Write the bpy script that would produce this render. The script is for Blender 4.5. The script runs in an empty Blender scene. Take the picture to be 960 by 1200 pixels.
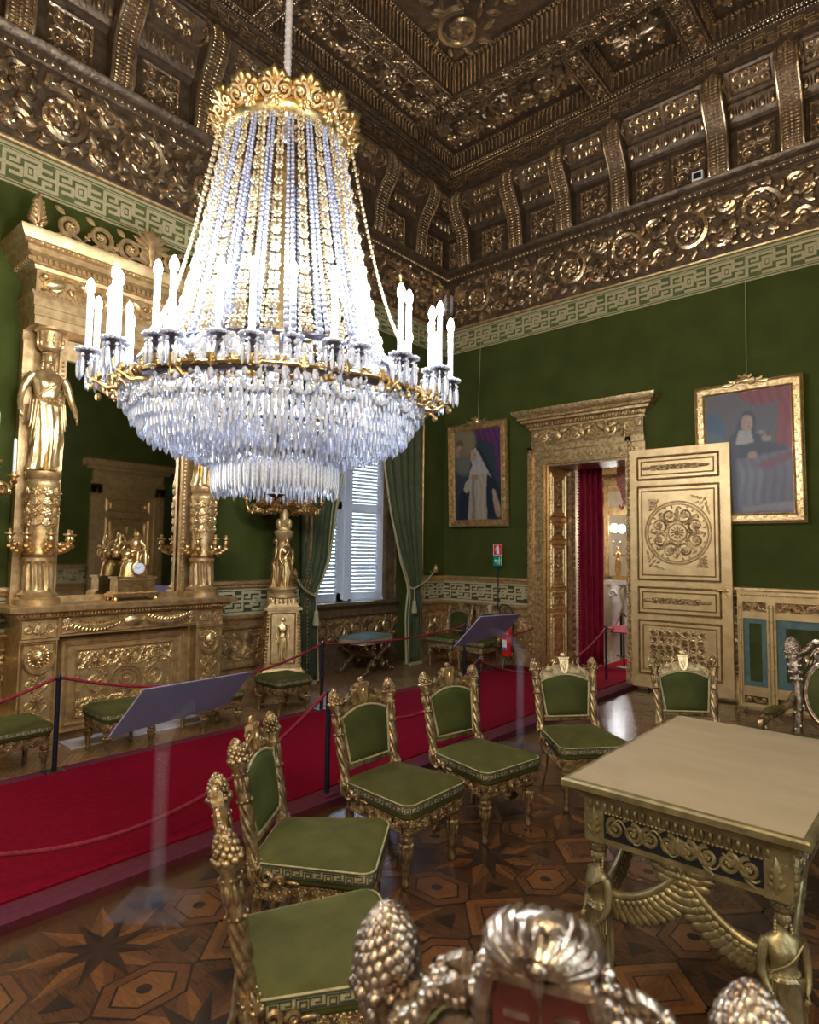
import bpy, math, random
import numpy as np
from math import sin, cos, pi, radians
from mathutils import Vector, Matrix
random.seed(7)
SC = bpy.context.scene
COL = SC.collection

# ------------------------------------------------------------------ materials
def nd(nt, t, **kw):
    n = nt.nodes.new(t)
    for k, v in kw.items():
        setattr(n, k, v)
    return n

def mat(name, col, rough=.5, metal=0., col2=None, nscale=8., bump=0., bscale=40., bdist=.01, vor=0., vscale=60.,
        sheen=0., trans=0., emit=None, estr=0., coat=0., stretch=None, ior=1.45, alpha=1., spec=.5, lo=.35, hi=.65):
    m = bpy.data.materials.new(name)
    m.use_nodes = True
    nt = m.node_tree
    b = nt.nodes['Principled BSDF']
    b.inputs['Base Color'].default_value = (*col, 1)
    b.inputs['Roughness'].default_value = rough
    b.inputs['Metallic'].default_value = metal
    b.inputs['IOR'].default_value = ior
    b.inputs['Specular IOR Level'].default_value = spec
    b.inputs['Alpha'].default_value = alpha
    if sheen:
        b.inputs['Sheen Weight'].default_value = sheen
        b.inputs['Sheen Roughness'].default_value = .4
        b.inputs['Sheen Tint'].default_value = (*[min(1, c * 2.5) for c in col], 1)
    if trans:
        b.inputs['Transmission Weight'].default_value = trans
    if coat:
        b.inputs['Coat Weight'].default_value = coat
        b.inputs['Coat Roughness'].default_value = .15
    if emit:
        b.inputs['Emission Color'].default_value = (*emit, 1)
        b.inputs['Emission Strength'].default_value = estr
    tc = nd(nt, 'ShaderNodeTexCoord')
    src = tc.outputs['Object']
    if stretch:
        mp = nd(nt, 'ShaderNodeMapping')
        mp.inputs['Scale'].default_value = stretch
        nt.links.new(src, mp.inputs['Vector'])
        src = mp.outputs['Vector']
    if col2:
        n = nd(nt, 'ShaderNodeTexNoise')
        n.inputs['Scale'].default_value = nscale
        n.inputs['Detail'].default_value = 5
        nt.links.new(src, n.inputs['Vector'])
        r = nd(nt, 'ShaderNodeValToRGB')
        r.color_ramp.elements[0].color = (*col2, 1)
        r.color_ramp.elements[1].color = (*col, 1)
        r.color_ramp.elements[0].position = lo
        r.color_ramp.elements[1].position = hi
        nt.links.new(n.outputs['Fac'], r.inputs['Fac'])
        nt.links.new(r.outputs['Color'], b.inputs['Base Color'])
    prev = None
    if bump:
        n = nd(nt, 'ShaderNodeTexNoise')
        n.inputs['Scale'].default_value = bscale
        n.inputs['Detail'].default_value = 3
        nt.links.new(src, n.inputs['Vector'])
        k = nd(nt, 'ShaderNodeBump')
        k.inputs['Strength'].default_value = bump
        k.inputs['Distance'].default_value = bdist
        nt.links.new(n.outputs['Fac'], k.inputs['Height'])
        prev = k
    if vor:
        n = nd(nt, 'ShaderNodeTexVoronoi')
        n.feature = 'SMOOTH_F1'
        n.inputs['Scale'].default_value = vscale
        nt.links.new(src, n.inputs['Vector'])
        k = nd(nt, 'ShaderNodeBump')
        k.inputs['Strength'].default_value = vor
        k.inputs['Distance'].default_value = bdist
        k.invert = True
        nt.links.new(n.outputs['Distance'], k.inputs['Height'])
        if prev:
            nt.links.new(prev.outputs['Normal'], k.inputs['Normal'])
        prev = k
    if prev:
        nt.links.new(prev.outputs['Normal'], b.inputs['Normal'])
    return m

M = {}
M['gold'] = mat('gilded wood', (.64, .43, .20), .42, .75, (.42, .265, .11), 14, .35, 60, .005)
M['gold_hi'] = mat('burnished gilding', (.80, .58, .29), .33, .85, (.50, .33, .14), 16, .3, 70, .004)
M['gold_pale'] = mat('pale gilded wood', (.63, .435, .20), .40, .55, (.50, .335, .14), 9, .25, 50, .003)
M['gold_frame'] = mat('carved door frame gilding with painted recess shade', (.62, .43, .20), .34, .7, (.30, .19, .08), 26, .35, 60, .006, .5, 55)  # dark noise colour imitates shade in the carved recesses
M['gold_pale_line'] = mat('darker gilt moulding', (.40, .26, .11), .4, .7, (.28, .17, .07), 12, .3, 70, .004)  # darker gilt tone for mouldings and fine carving
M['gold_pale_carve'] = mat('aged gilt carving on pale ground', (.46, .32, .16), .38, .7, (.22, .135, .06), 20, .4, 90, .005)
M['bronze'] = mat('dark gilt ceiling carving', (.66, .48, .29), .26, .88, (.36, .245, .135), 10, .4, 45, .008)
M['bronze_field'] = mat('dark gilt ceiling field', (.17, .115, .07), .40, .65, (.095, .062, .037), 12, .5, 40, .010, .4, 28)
M['chair_gold'] = mat('worn gilt chair carving', (.46, .325, .155), .36, .8, (.14, .08, .038), 26, .5, 110, .004)
M['chair_silver'] = mat('worn silver gilt', (.50, .41, .31), .30, .9, (.15, .095, .06), 30, .5, 100, .004)
M['bronze_green'] = mat('green bronze gilt figures', (.36, .285, .135), .42, .75, (.20, .155, .07), 16, .35, 80, .004)
M['ormolu'] = mat('bright ormolu', (.80, .57, .27), .28, .95, (.50, .32, .12), 20, .3, 90, .004)
M['wall'] = mat('green velvet wall cloth', (.057, .066, .012), .85, 0, (.040, .048, .008), 2.2, .15, 160, .002, sheen=.05, spec=.15)
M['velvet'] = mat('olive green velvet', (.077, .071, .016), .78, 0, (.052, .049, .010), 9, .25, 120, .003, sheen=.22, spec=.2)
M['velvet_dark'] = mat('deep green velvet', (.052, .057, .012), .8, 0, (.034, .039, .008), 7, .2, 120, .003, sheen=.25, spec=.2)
M['band_green'] = mat('green ground of the key band', (.10, .115, .03), .8, 0, (.075, .088, .022), 12)
M['band_tan'] = mat('woven buff braid', (.44, .36, .19), .7, 0, (.35, .28, .14), 60, .3, 200, .002)
M['chair_braid'] = mat('woven seat braid', (.40, .33, .17), .7, .1, (.27, .22, .10), 50, .3, 200, .002)
M['band_dark'] = mat('dark green key ground', (.045, .050, .020), .8, 0, (.034, .038, .015), 12)
M['blue_braid'] = mat('blue green watered silk border', (.085, .145, .125), .6, 0, (.06, .105, .09), 20)
M['carpet'] = mat('crimson carpet', (.165, .003, .011), .95, 0, (.13, .002, .009), 30, .3, 400, .003, spec=.05)
M['carpet_border'] = mat('dark carpet border', (.105, .020, .030), .9, 0, (.085, .015, .023), 30, .4, 400, .003, spec=.15)
M['rope'] = mat('crimson barrier rope', (.24, .007, .020), .8, 0, (.15, .005, .012), 60, .5, 250, .004)
M['iron'] = mat('dark blue black post metal', (.018, .022, .035), .35, .4, (.012, .014, .022), 10)
M['acrylic'] = mat('clear acrylic', (.55, .55, .70), .06, 0, alpha=.035, spec=1.)
M['acrylic_sheet'] = mat('mauve backed information sheet', (.25, .20, .285), .55, 0, (.21, .17, .245), 5)
M['crystal'] = mat('cut crystal', (.90, .92, 1.), .06, 0, (.62, .66, .82), 60, trans=.25, coat=1., ior=1.5)
M['bead'] = mat('crystal beads', (.50, .53, .68), .2, 0, (.24, .26, .38), 110, .3, 80, .004, trans=.2, coat=.5)
M['bead_gold'] = mat('amber gilt beads', (.56, .45, .28), .28, .25, (.30, .22, .11), 90, .3, 80, .004, coat=.5)
M['wax'] = mat('white candle sleeve', (.90, .90, .94), .4, 0, (.86, .86, .90), 10)
M['wax_old'] = mat('ivory wax candle', (.80, .78, .72), .45, 0, (.74, .72, .66), 10)
M['flame'] = mat('lit candle bulb', (1, 1, 1), .3, 0, emit=(.88, .92, 1.), estr=60.)
M['silver_dark'] = mat('dark patinated candle cup', (.20, .19, .22), .3, .9, (.12, .11, .13), 30)
M['shutter'] = mat('white painted shutter', (.84, .89, .98), .4, 0, (.78, .85, .97), 6)
M['glass'] = mat('window glass', (.9, .95, 1.), .02, 0, trans=1., ior=1.1)
M['mirror'] = mat('old mirror glass', (.84, .83, .80), .03, 1., (.74, .73, .70), 2)
M['marble'] = mat('white marble', (.60, .55, .55), .3, 0, (.46, .42, .42), 5)
M['curtain_green'] = mat('green curtain velvet', (.060, .070, .024), .8, 0, (.040, .048, .016), 10, sheen=.2)
M['curtain_red'] = mat('crimson curtain velvet', (.28, .004, .03), .7, 0, (.16, .002, .016), 10, sheen=.3)
M['damask'] = mat('crimson damask pelmet', (.38, .06, .07), .6, 0, (.50, .32, .24), 38)
M['white'] = mat('white enamel', (.80, .80, .78), .3, 0, (.76, .76, .74), 10)
M['black'] = mat('black enamel', (.012, .012, .014), .4, 0, (.008, .008, .01), 10)
M['red_sign'] = mat('red sign enamel', (.62, .03, .02), .4, 0, (.58, .025, .02), 10)
M['green_sign'] = mat('green sign enamel', (.0, .22, .13), .4, 0, (.0, .20, .12), 10)
M['ext_red'] = mat('fire extinguisher red', (.60, .02, .02), .25, 0, (.55, .015, .015), 10, coat=.5)
M['blue'] = mat('blue label', (.05, .13, .42), .4, 0, (.04, .12, .40), 10)
M['plaster'] = mat('warm plaster', (.40, .33, .24), .7, 0, (.52, .42, .28), 3)
M['slate_top'] = mat('grey green stool top', (.16, .21, .19), .7, 0, (.12, .165, .15), 9, sheen=.3)
M['red_panel'] = mat('red lacquered chair back', (.11, .024, .016), .45, 0, (.075, .015, .010), 14)
M['table_top'] = mat('buff leather table top', (.34, .25, .14), .42, 0, (.29, .21, .115), 3, .15, 90, .002, stretch=(1, 3, 1))
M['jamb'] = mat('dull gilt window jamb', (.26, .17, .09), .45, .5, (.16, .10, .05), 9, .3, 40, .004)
def wood(name, c, c2, rough=.27, st=(2.5, 14, 1)):
    return mat(name, c, rough, 0, c2, 6, .1, 30, .002, coat=.12, stretch=st, lo=.3, hi=.7)
M['wood_base'] = wood('parquet ground walnut', (.080, .032, .013), (.046, .019, .008))
M['wood_dark'] = wood('parquet ebony', (.028, .015, .010), (.016, .009, .007))
M['wood_bog'] = wood('parquet bog oak', (.045, .022, .012), (.03, .015, .009))
M['wood_mid'] = wood('parquet rosewood', (.115, .044, .016), (.07, .027, .010), st=(14, 2.5, 1))
M['wood_light'] = wood('parquet cherry', (.165, .066, .020), (.105, .040, .013))
M['wood_honey'] = wood('parquet honey oak', (.30, .17, .075), (.20, .105, .045), .3, st=(4, 10, 1))
M['wood_honey2'] = wood('parquet brown oak', (.22, .115, .05), (.15, .075, .032), .3, st=(10, 4, 1))

# ------------------------------------------------------------------ mesh builder
_sph = {}
def sph(nu, nv):
    if (nu, nv) not in _sph:
        V = [(0, 0, 1)]
        for j in range(1, nv):
            t = pi * j / nv
            for i in range(nu):
                p = 2 * pi * i / nu
                V.append((sin(t) * cos(p), sin(t) * sin(p), cos(t)))
        V.append((0, 0, -1))
        F = []
        for i in range(nu):
            F.append((0, 1 + i, 1 + (i + 1) % nu))
        for j in range(nv - 2):
            for i in range(nu):
                a = 1 + j * nu + i; b = 1 + j * nu + (i + 1) % nu
                F.append((a, a + nu, b + nu, b))
        L = len(V) - 1; k = 1 + (nv - 2) * nu
        for i in range(nu):
            F.append((L, k + (i + 1) % nu, k + i))
        _sph[(nu, nv)] = (np.array(V), F)
    return _sph[(nu, nv)]

def rotz(a):
    c, s = cos(a), sin(a)
    return np.array([[c, -s, 0], [s, c, 0], [0, 0, 1.]])

def mx(o=(0, 0, 0), U=(1, 0, 0), V=(0, 1, 0), N=None):
    U = np.array(U, float); V = np.array(V, float)
    N = np.cross(U, V) if N is None else np.array(N, float)
    m = np.eye(4); m[:3, 0] = U; m[:3, 1] = V; m[:3, 2] = N; m[:3, 3] = o
    return m

class MB:
    def __init__(s):
        s.v = []; s.f = []; s.mi = []; s.n = 0; s.T = [np.eye(4)]; s.c = 0
    def push(s, m):
        s.T.append(s.T[-1] @ m); return s
    def pop(s):
        s.T.pop(); return s
    def add(s, V, F):
        V = np.asarray(V, float); m = s.T[-1]
        s.v.append(V @ m[:3, :3].T + m[:3, 3])
        n = s.n
        s.f.extend([tuple(i + n for i in f) for f in F])
        s.mi.extend([s.c] * len(F))
        s.n += len(V)
    def bx(s, x0, x1, y0, y1, z0, z1):
        V = [(x0, y0, z0), (x1, y0, z0), (x1, y1, z0), (x0, y1, z0), (x0, y0, z1), (x1, y0, z1), (x1, y1, z1), (x0, y1, z1)]
        s.add(V, [(0, 3, 2, 1), (4, 5, 6, 7), (0, 1, 5, 4), (1, 2, 6, 5), (2, 3, 7, 6), (3, 0, 4, 7)])
    def frustum(s, z0, a0, b0, z1, a1, b1):      # rectangular taper
        V = [(-a0, -b0, z0), (a0, -b0, z0), (a0, b0, z0), (-a0, b0, z0), (-a1, -b1, z1), (a1, -b1, z1), (a1, b1, z1), (-a1, b1, z1)]
        s.add(V, [(0, 3, 2, 1), (4, 5, 6, 7), (0, 1, 5, 4), (1, 2, 6, 5), (2, 3, 7, 6), (3, 0, 4, 7)])
    def ell(s, c, r, ang=0., nu=7, nv=5, R=None):
        V, F = sph(nu, nv)
        V = V * np.array(r)
        if R is not None: V = V @ np.asarray(R).T
        elif ang: V = V @ rotz(ang).T
        s.add(V + np.array(c), F)
    def tube(s, P, rad, n=6, caps=True, flat=None):
        P = np.asarray(P, float); k = len(P)
        rad = np.full(k, rad) if np.isscalar(rad) else np.asarray(rad, float)
        T = np.gradient(P, axis=0); T /= np.linalg.norm(T, axis=1)[:, None] + 1e-12
        up = np.array([0, 0, 1.]) if abs(T[0][2]) < .9 else np.array([1., 0, 0])
        A = np.cross(T[0], up); A /= np.linalg.norm(A)
        a = np.arange(n) * 2 * pi / n
        V = []
        for i in range(k):
            A = A - T[i] * (A @ T[i]); A /= np.linalg.norm(A) + 1e-12
            B = np.cross(T[i], A)
            fa, fb = (1, 1) if flat is None else flat
            V.append(P[i] + rad[i] * (np.cos(a)[:, None] * A * fa + np.sin(a)[:, None] * B * fb))
        V = np.concatenate(V)
        F = []
        for i in range(k - 1):
            for j in range(n):
                p = i * n + j; q = i * n + (j + 1) % n
                F.append((p, q, q + n, p + n))
        if caps:
            F.append(tuple(range(n - 1, -1, -1))); F.append(tuple((k - 1) * n + j for j in range(n)))
        s.add(V, F)
    def lathe(s, prof, n=16, c=(0, 0, 0), fl=0, fa=0., twist=0., fz=(-9, 99), sq=(1, 1), caps=True):
        if twist:
            q = []
            for (r0, z0), (r1, z1) in zip(prof[:-1], prof[1:]):
                m = max(1, int(abs(z1 - z0) * abs(twist) / .35))
                q += [(r0 + (r1 - r0) * i / m, z0 + (z1 - z0) * i / m) for i in range(m)]
            prof = q + [prof[-1]]
        V = []; k = len(prof)
        for (r, z) in prof:
            for j in range(n):
                p = 2 * pi * j / n
                rr = r
                if fl and fz[0] <= z <= fz[1]:
                    rr = r * (1 + fa * cos(fl * p + twist * z))
                V.append((c[0] + rr * cos(p) * sq[0], c[1] + rr * sin(p) * sq[1], c[2] + z))
        F = []
        for i in range(k - 1):
            for j in range(n):
                p = i * n + j; q = i * n + (j + 1) % n
                F.append((p, q, q + n, p + n))
        if caps:
            F.append(tuple(range(n - 1, -1, -1))); F.append(tuple((k - 1) * n + j for j in range(n)))
        s.add(V, F)
    def poly(s, P, z0, z1):                      # extruded polygon in the local xy plane
        n = len(P)
        V = [(x, y, z0) for x, y in P] + [(x, y, z1) for x, y in P]
        s.add(V, [tuple(range(n - 1, -1, -1)), tuple(range(n, 2 * n))] + [(i, (i + 1) % n, n + (i + 1) % n, n + i) for i in range(n)])
    def sweep(s, prof, a, b, closed=True):       # prof: list of 3D offsets at both ends given by functions
        A = [a(p) for p in prof]; B = [b(p) for p in prof]; n = len(prof)
        F = [(i, i + 1, n + i + 1, n + i) for i in range(n - 1)]
        if closed: F += [tuple(range(n)), tuple(range(2 * n - 1, n - 1, -1)), (n - 1, 0, n, 2 * n - 1)]
        s.add(A + B, F)
    def build(s, name, mats, parent=None, loc=None, rot=None, smooth=38, fix=True):
        me = bpy.data.meshes.new(name)
        me.from_pydata(np.concatenate(s.v).tolist(), [], s.f)
        mats = mats if isinstance(mats, (list, tuple)) else [mats]
        for m in mats: me.materials.append(m)
        if len(mats) > 1:
            me.polygons.foreach_set('material_index', s.mi)
        if smooth:
            me.shade_smooth(); me.set_sharp_from_angle(angle=radians(smooth))
        me.update()
        return link(name, me, parent, loc, rot)

def link(name, me, parent=None, loc=None, rot=None):
    o = bpy.data.objects.new(name, me); COL.objects.link(o)
    if parent: o.parent = parent
    if loc: o.location = loc
    if rot is not None:
        if np.isscalar(rot): o.rotation_euler[2] = rot
        else: o.rotation_euler = rot
    return o

def tag(o, label=None, cat=None, group=None, kind=None):
    if label: o['label'] = label
    if cat: o['category'] = cat
    if group: o['group'] = group
    if kind: o['kind'] = kind
    return o
def thing(name, label, cat, loc=(0, 0, 0), rz=0., group=None):
    o = bpy.data.objects.new(name, None); COL.objects.link(o)
    o.empty_display_size = .1
    o.location = loc; o.rotation_euler[2] = rz
    return tag(o, label, cat, group)
def struct(name):
    o = bpy.data.objects.new(name, None); COL.objects.link(o)
    o['kind'] = 'structure'
    return o
def dup(root, loc, rz=None, label=None, group=None):
    r = root.copy(); COL.objects.link(r); r.location = loc
    if rz is not None: r.rotation_euler[2] = rz
    if label: r['label'] = label
    if group: r['group'] = group
    for ch in list(root.children):
        c = ch.copy(); COL.objects.link(c); c.parent = r
        for g in list(ch.children):
            d = g.copy(); COL.objects.link(d); d.parent = c
    return r

# ------------------------------------------------------------------ carved ornament (all in local u, v, outward n)
def spiral(mb, cx, cy, R, turns, a0, d, r, n=None, z=0., k=5, end=.12):
    n = n or int(14 * turns) + 4
    t = np.linspace(0, 1, n)
    a = a0 + d * 2 * pi * turns * t
    rr = R * (1 - (1 - end) * t ** .85)
    mb.tube(np.stack([cx + rr * np.cos(a), cy + rr * np.sin(a), np.full(n, z)], 1), r * (1 - .45 * t), k)
def leaf(mb, u, v, ang, L, W, h, z=0., nu=6, nv=4):
    mb.ell((u + cos(ang) * L / 2, v + sin(ang) * L / 2, z), (L / 2, W / 2, h), ang, nu, nv)
def flower(mb, u, v, R, h, n=6, z=0.):
    for i in range(n):
        leaf(mb, u, v, 2 * pi * i / n + .3, R, R * .62, h * .8, z)
    mb.ell((u, v, z + h * .4), (R * .32, R * .32, h), 0, 7, 4)
def acanthus(mb, u, v, ang, L, W, h, n=5, z=0.):
    leaf(mb, u, v, ang, L, W * .45, h, z)
    for i in range(1, n):
        t = i / n
        for s in (-1, 1):
            leaf(mb, u + cos(ang) * L * t * .75, v + sin(ang) * L * t * .75, ang + s * (1.0 - .35 * t), W * .62 * (1 - .5 * t), W * .3, h * .8, z)
def rinceau(mb, u0, u1, v0, v1, n, h, dense=1, flip=1):
    H = v1 - v0; vm = (v0 + v1) / 2; w = (u1 - u0) / n
    tt = np.linspace(0, 1, n * 8 + 1)
    U = u0 + tt * (u1 - u0)
    mb.tube(np.stack([U, vm - flip * .42 * H * np.cos(pi * (U - u0) / w), np.zeros_like(U)], 1), h * .6, 5)
    for k in range(n):
        uc = u0 + (k + .5) * w; s = flip * (1 if k % 2 else -1)
        R = min(.46 * w, .42 * H)
        vc = vm + s * .02 * H
        spiral(mb, uc, vc, R, 1.7, pi * .5 * -s + .6, s, h * .72)
        flower(mb, uc, vc, R * .45, h * 1.15, 6)
        m = 7 + 4 * (dense - 1)
        for i in range(m):
            a = i * 2 * pi / m + .3 * k
            leaf(mb, uc + cos(a) * R * .86, vc + sin(a) * R * .86, a + s * 1.0, R * .66, R * .32, h * .95)
            leaf(mb, uc + cos(a) * R * .90, vc + sin(a) * R * .90, a - s * 1.2, R * .42, R * .18, h * .7)
            if dense > 1: leaf(mb, uc + cos(a + .3) * R * .60, vc + sin(a + .3) * R * .60, a + s * 1.9, R * .44, R * .2, h * .8)
        for q in (-1, 1):
            acanthus(mb, uc + q * w * .5, vm - s * q * .05 * H, s * q * 1.2, H * .52, H * .44, h * .95, 5)
            if dense > 1:
                spiral(mb, uc + q * w * .46, vm + s * .30 * H, H * .15, 1.5, 0, q * s, h * .6)
                for e in range(4): leaf(mb, uc + q * w * .46 + H * .13 * cos(e * 1.57), vm + s * .30 * H + H * .13 * sin(e * 1.57), e * 1.57 + .8, H * .15, H * .07, h * .8)
            acanthus(mb, uc + q * w * .36, vm - s * .44 * H, s * (.6 if q > 0 else 2.5), H * .28, H * .22, h * .8, 3)
        for j in range(5):
            mb.ell((uc + (j - 2) * w * .17, vm - s * .45 * H, 0), (w * .07, H * .055, h * .8), .4 * j, 6, 4)
def quad_scroll(mb, u0, u1, v0, v1, h):
    uc, vc = (u0 + u1) / 2, (v0 + v1) / 2; a, b = (u1 - u0) / 2, (v1 - v0) / 2
    R = min(a, b) * .42
    for su in (-1, 1):
        for sv in (-1, 1):
            cx, cy = uc + su * a * .48, vc + sv * b * .50
            spiral(mb, cx, cy, R, 1.3, math.atan2(-sv, -su), su * sv, h * .55)
            flower(mb, cx, cy, R * .5, h, 5)
            leaf(mb, cx, cy + sv * R * .6, math.atan2(sv, su), R, R * .4, h * .7)
            leaf(mb, uc, vc, math.atan2(sv * b, su * a), R * .9, R * .35, h)
            for q in range(6):
                t = q * 1.047 + .3; leaf(mb, cx + cos(t) * R * .9, cy + sin(t) * R * .9, t + su * sv * .9, R * .55, R * .28, h * .8)
    for i in range(4):
        leaf(mb, uc, vc, i * pi / 2, (a if i % 2 == 0 else b) * .9, R * .35, h)
    flower(mb, uc, vc, R * .5, h * 1.2, 8)
def arabesque(mb, u0, u1, v0, v1, h, nx, ny):     # dense symmetrical scrolls
    du, dv = (u1 - u0) / nx, (v1 - v0) / ny
    for i in range(nx):
        for j in range(ny):
            uc, vc = u0 + (i + .5) * du, v0 + (j + .5) * dv
            s = (1 if i < nx / 2 else -1) * (1 if j % 2 else -1)
            R = min(du, dv) * .48
            spiral(mb, uc, vc, R, 1.5, (0 if s > 0 else pi) + .7 * j, s, h * .6)
            flower(mb, uc, vc, R * .5, h, 5)
            for q in range(5):
                a = q * 1.257 + i + j * .5
                leaf(mb, uc + cos(a) * R * .95, vc + sin(a) * R * .95, a + s * .8, R * .5, R * .26, h * .8)
def beads(mb, p0, p1, step, r, nu=5, nv=3, sc=(1, 1, 1)):
    p0 = np.array(p0, float); p1 = np.array(p1, float)
    L = np.linalg.norm(p1 - p0); n = max(1, int(L / step))
    V, F = sph(nu, nv)
    for i in range(n):
        mb.add(V * (r * np.array(sc)) + p0 + (p1 - p0) * ((i + .5) / n), F)
def ring_beads(mb, c, R, n, r, z=0.):
    for i in range(n):
        mb.ell((c[0] + R * cos(2 * pi * i / n), c[1] + R * sin(2 * pi * i / n), z), (r, r, r), 0, 5, 3)
def egg_row(mb, p0, p1, step, a, b, c):            # eggs separated by darts; a along, b up, c out
    p0 = np.array(p0, float); p1 = np.array(p1, float)
    L = np.linalg.norm(p1 - p0); n = max(1, int(L / step)); d = (p1 - p0) / n
    for i in range(n):
        q = p0 + d * (i + .5)
        mb.ell(q, (a, b, c), 0, 7, 5)
        mb.ell(q + d * .5, (a * .25, b * 1.05, c * .7), 0, 5, 3)
def meander(mb, u0, u1, v0, v1, n, t, z0, z1, squares=True):
    # repeating key: hooked bars and little squares, as raised strips
    H = v1 - v0; w = (u1 - u0) / n; g = H / 5.
    for k in range(n):
        a = u0 + k * w
        cnt = [0]
        def P(*pts):
            for (x0, y0), (x1, y1) in zip(pts[:-1], pts[1:]):
                X0, X1 = sorted((a + x0 * w, a + x1 * w)); Y0, Y1 = sorted((v0 + y0 * H, v0 + y1 * H))
                cnt[0] += 1
                mb.bx(X0 - t / 2, X1 + t / 2, Y0 - t / 2, Y1 + t / 2, z0, z1 + .00022 * cnt[0])
        P((.40, .06), (.40, .94)); P((.06, .5), (.72, .5))
        P((.40, .94), (.66, .94), (.66, .70), (.53, .70)); P((.40, .06), (.14, .06), (.14, .30), (.27, .30))
        P((.72, .5), (.72, .24), (.53, .24)); P((.06, .5), (.06, .76), (.27, .76))
        P((.66, .94), (1.06, .94)); P((.14, .06), (-.20, .06)); P((1.06, .94), (1.06, .76))
        P((.80, .30), (.98, .30), (.98, .72), (.80, .72), (.80, .30))
        if squares: mb.bx(a + .855 * w, a + .925 * w, v0 + .42 * H, v0 + .60 * H, z0, z1)
def rect_frame(mb, u0, u1, v0, v1, w, h, z=0.):     # raised bevelled border
    for t, hh in ((0, h), ):
        P = [(u0, v0), (u1, v0), (u1, v1), (u0, v1)]
        Q = [(u0 + w, v0 + w), (u1 - w, v0 + w), (u1 - w, v1 - w), (u0 + w, v1 - w)]
        Mid = [((p[0] + q[0]) / 2, (p[1] + q[1]) / 2) for p, q in zip(P, Q)]
        V = [(x, y, z) for x, y in P] + [(x, y, z + hh) for x, y in Mid] + [(x, y, z) for x, y in Q]
        F = []
        for i in range(4):
            j = (i + 1) % 4
            F += [(i, j, 4 + j, 4 + i), (4 + i, 4 + j, 8 + j, 8 + i)]
        mb.add(V, F)
def pinecone(mb, c, R, H, n=64, axis=None, core=True):
    # overlapping scales wound round an egg
    A = np.eye(3) if axis is None else axis
    cc = np.array(c, float)
    if core: mb.ell(cc + A @ np.array([0, 0, H * .48]), (R * .82, R * .82, H * .5), 0, 10, 7, R=A)
    ga = pi * (3 - 5 ** .5)
    for i in range(n):
        t = (i + .5) / n
        z = H * (.06 + .92 * t)
        rr = R * (sin(pi * min(1, (.20 + .80 * t))) ** .55) * (1.02 - .18 * t)
        a = i * ga
        d = np.array([cos(a), sin(a), .55]); d /= np.linalg.norm(d)
        tx = np.array([-sin(a), cos(a), 0]); up = np.cross(d, tx)
        s = R * .30 * (1.1 - .5 * t)
        mb.ell(cc + A @ np.array([rr * cos(a) * .88, rr * sin(a) * .88, z]), (s, s * .75, s * 1.05), 0, 6, 4, R=A @ np.stack([tx, d, up], 1))
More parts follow.
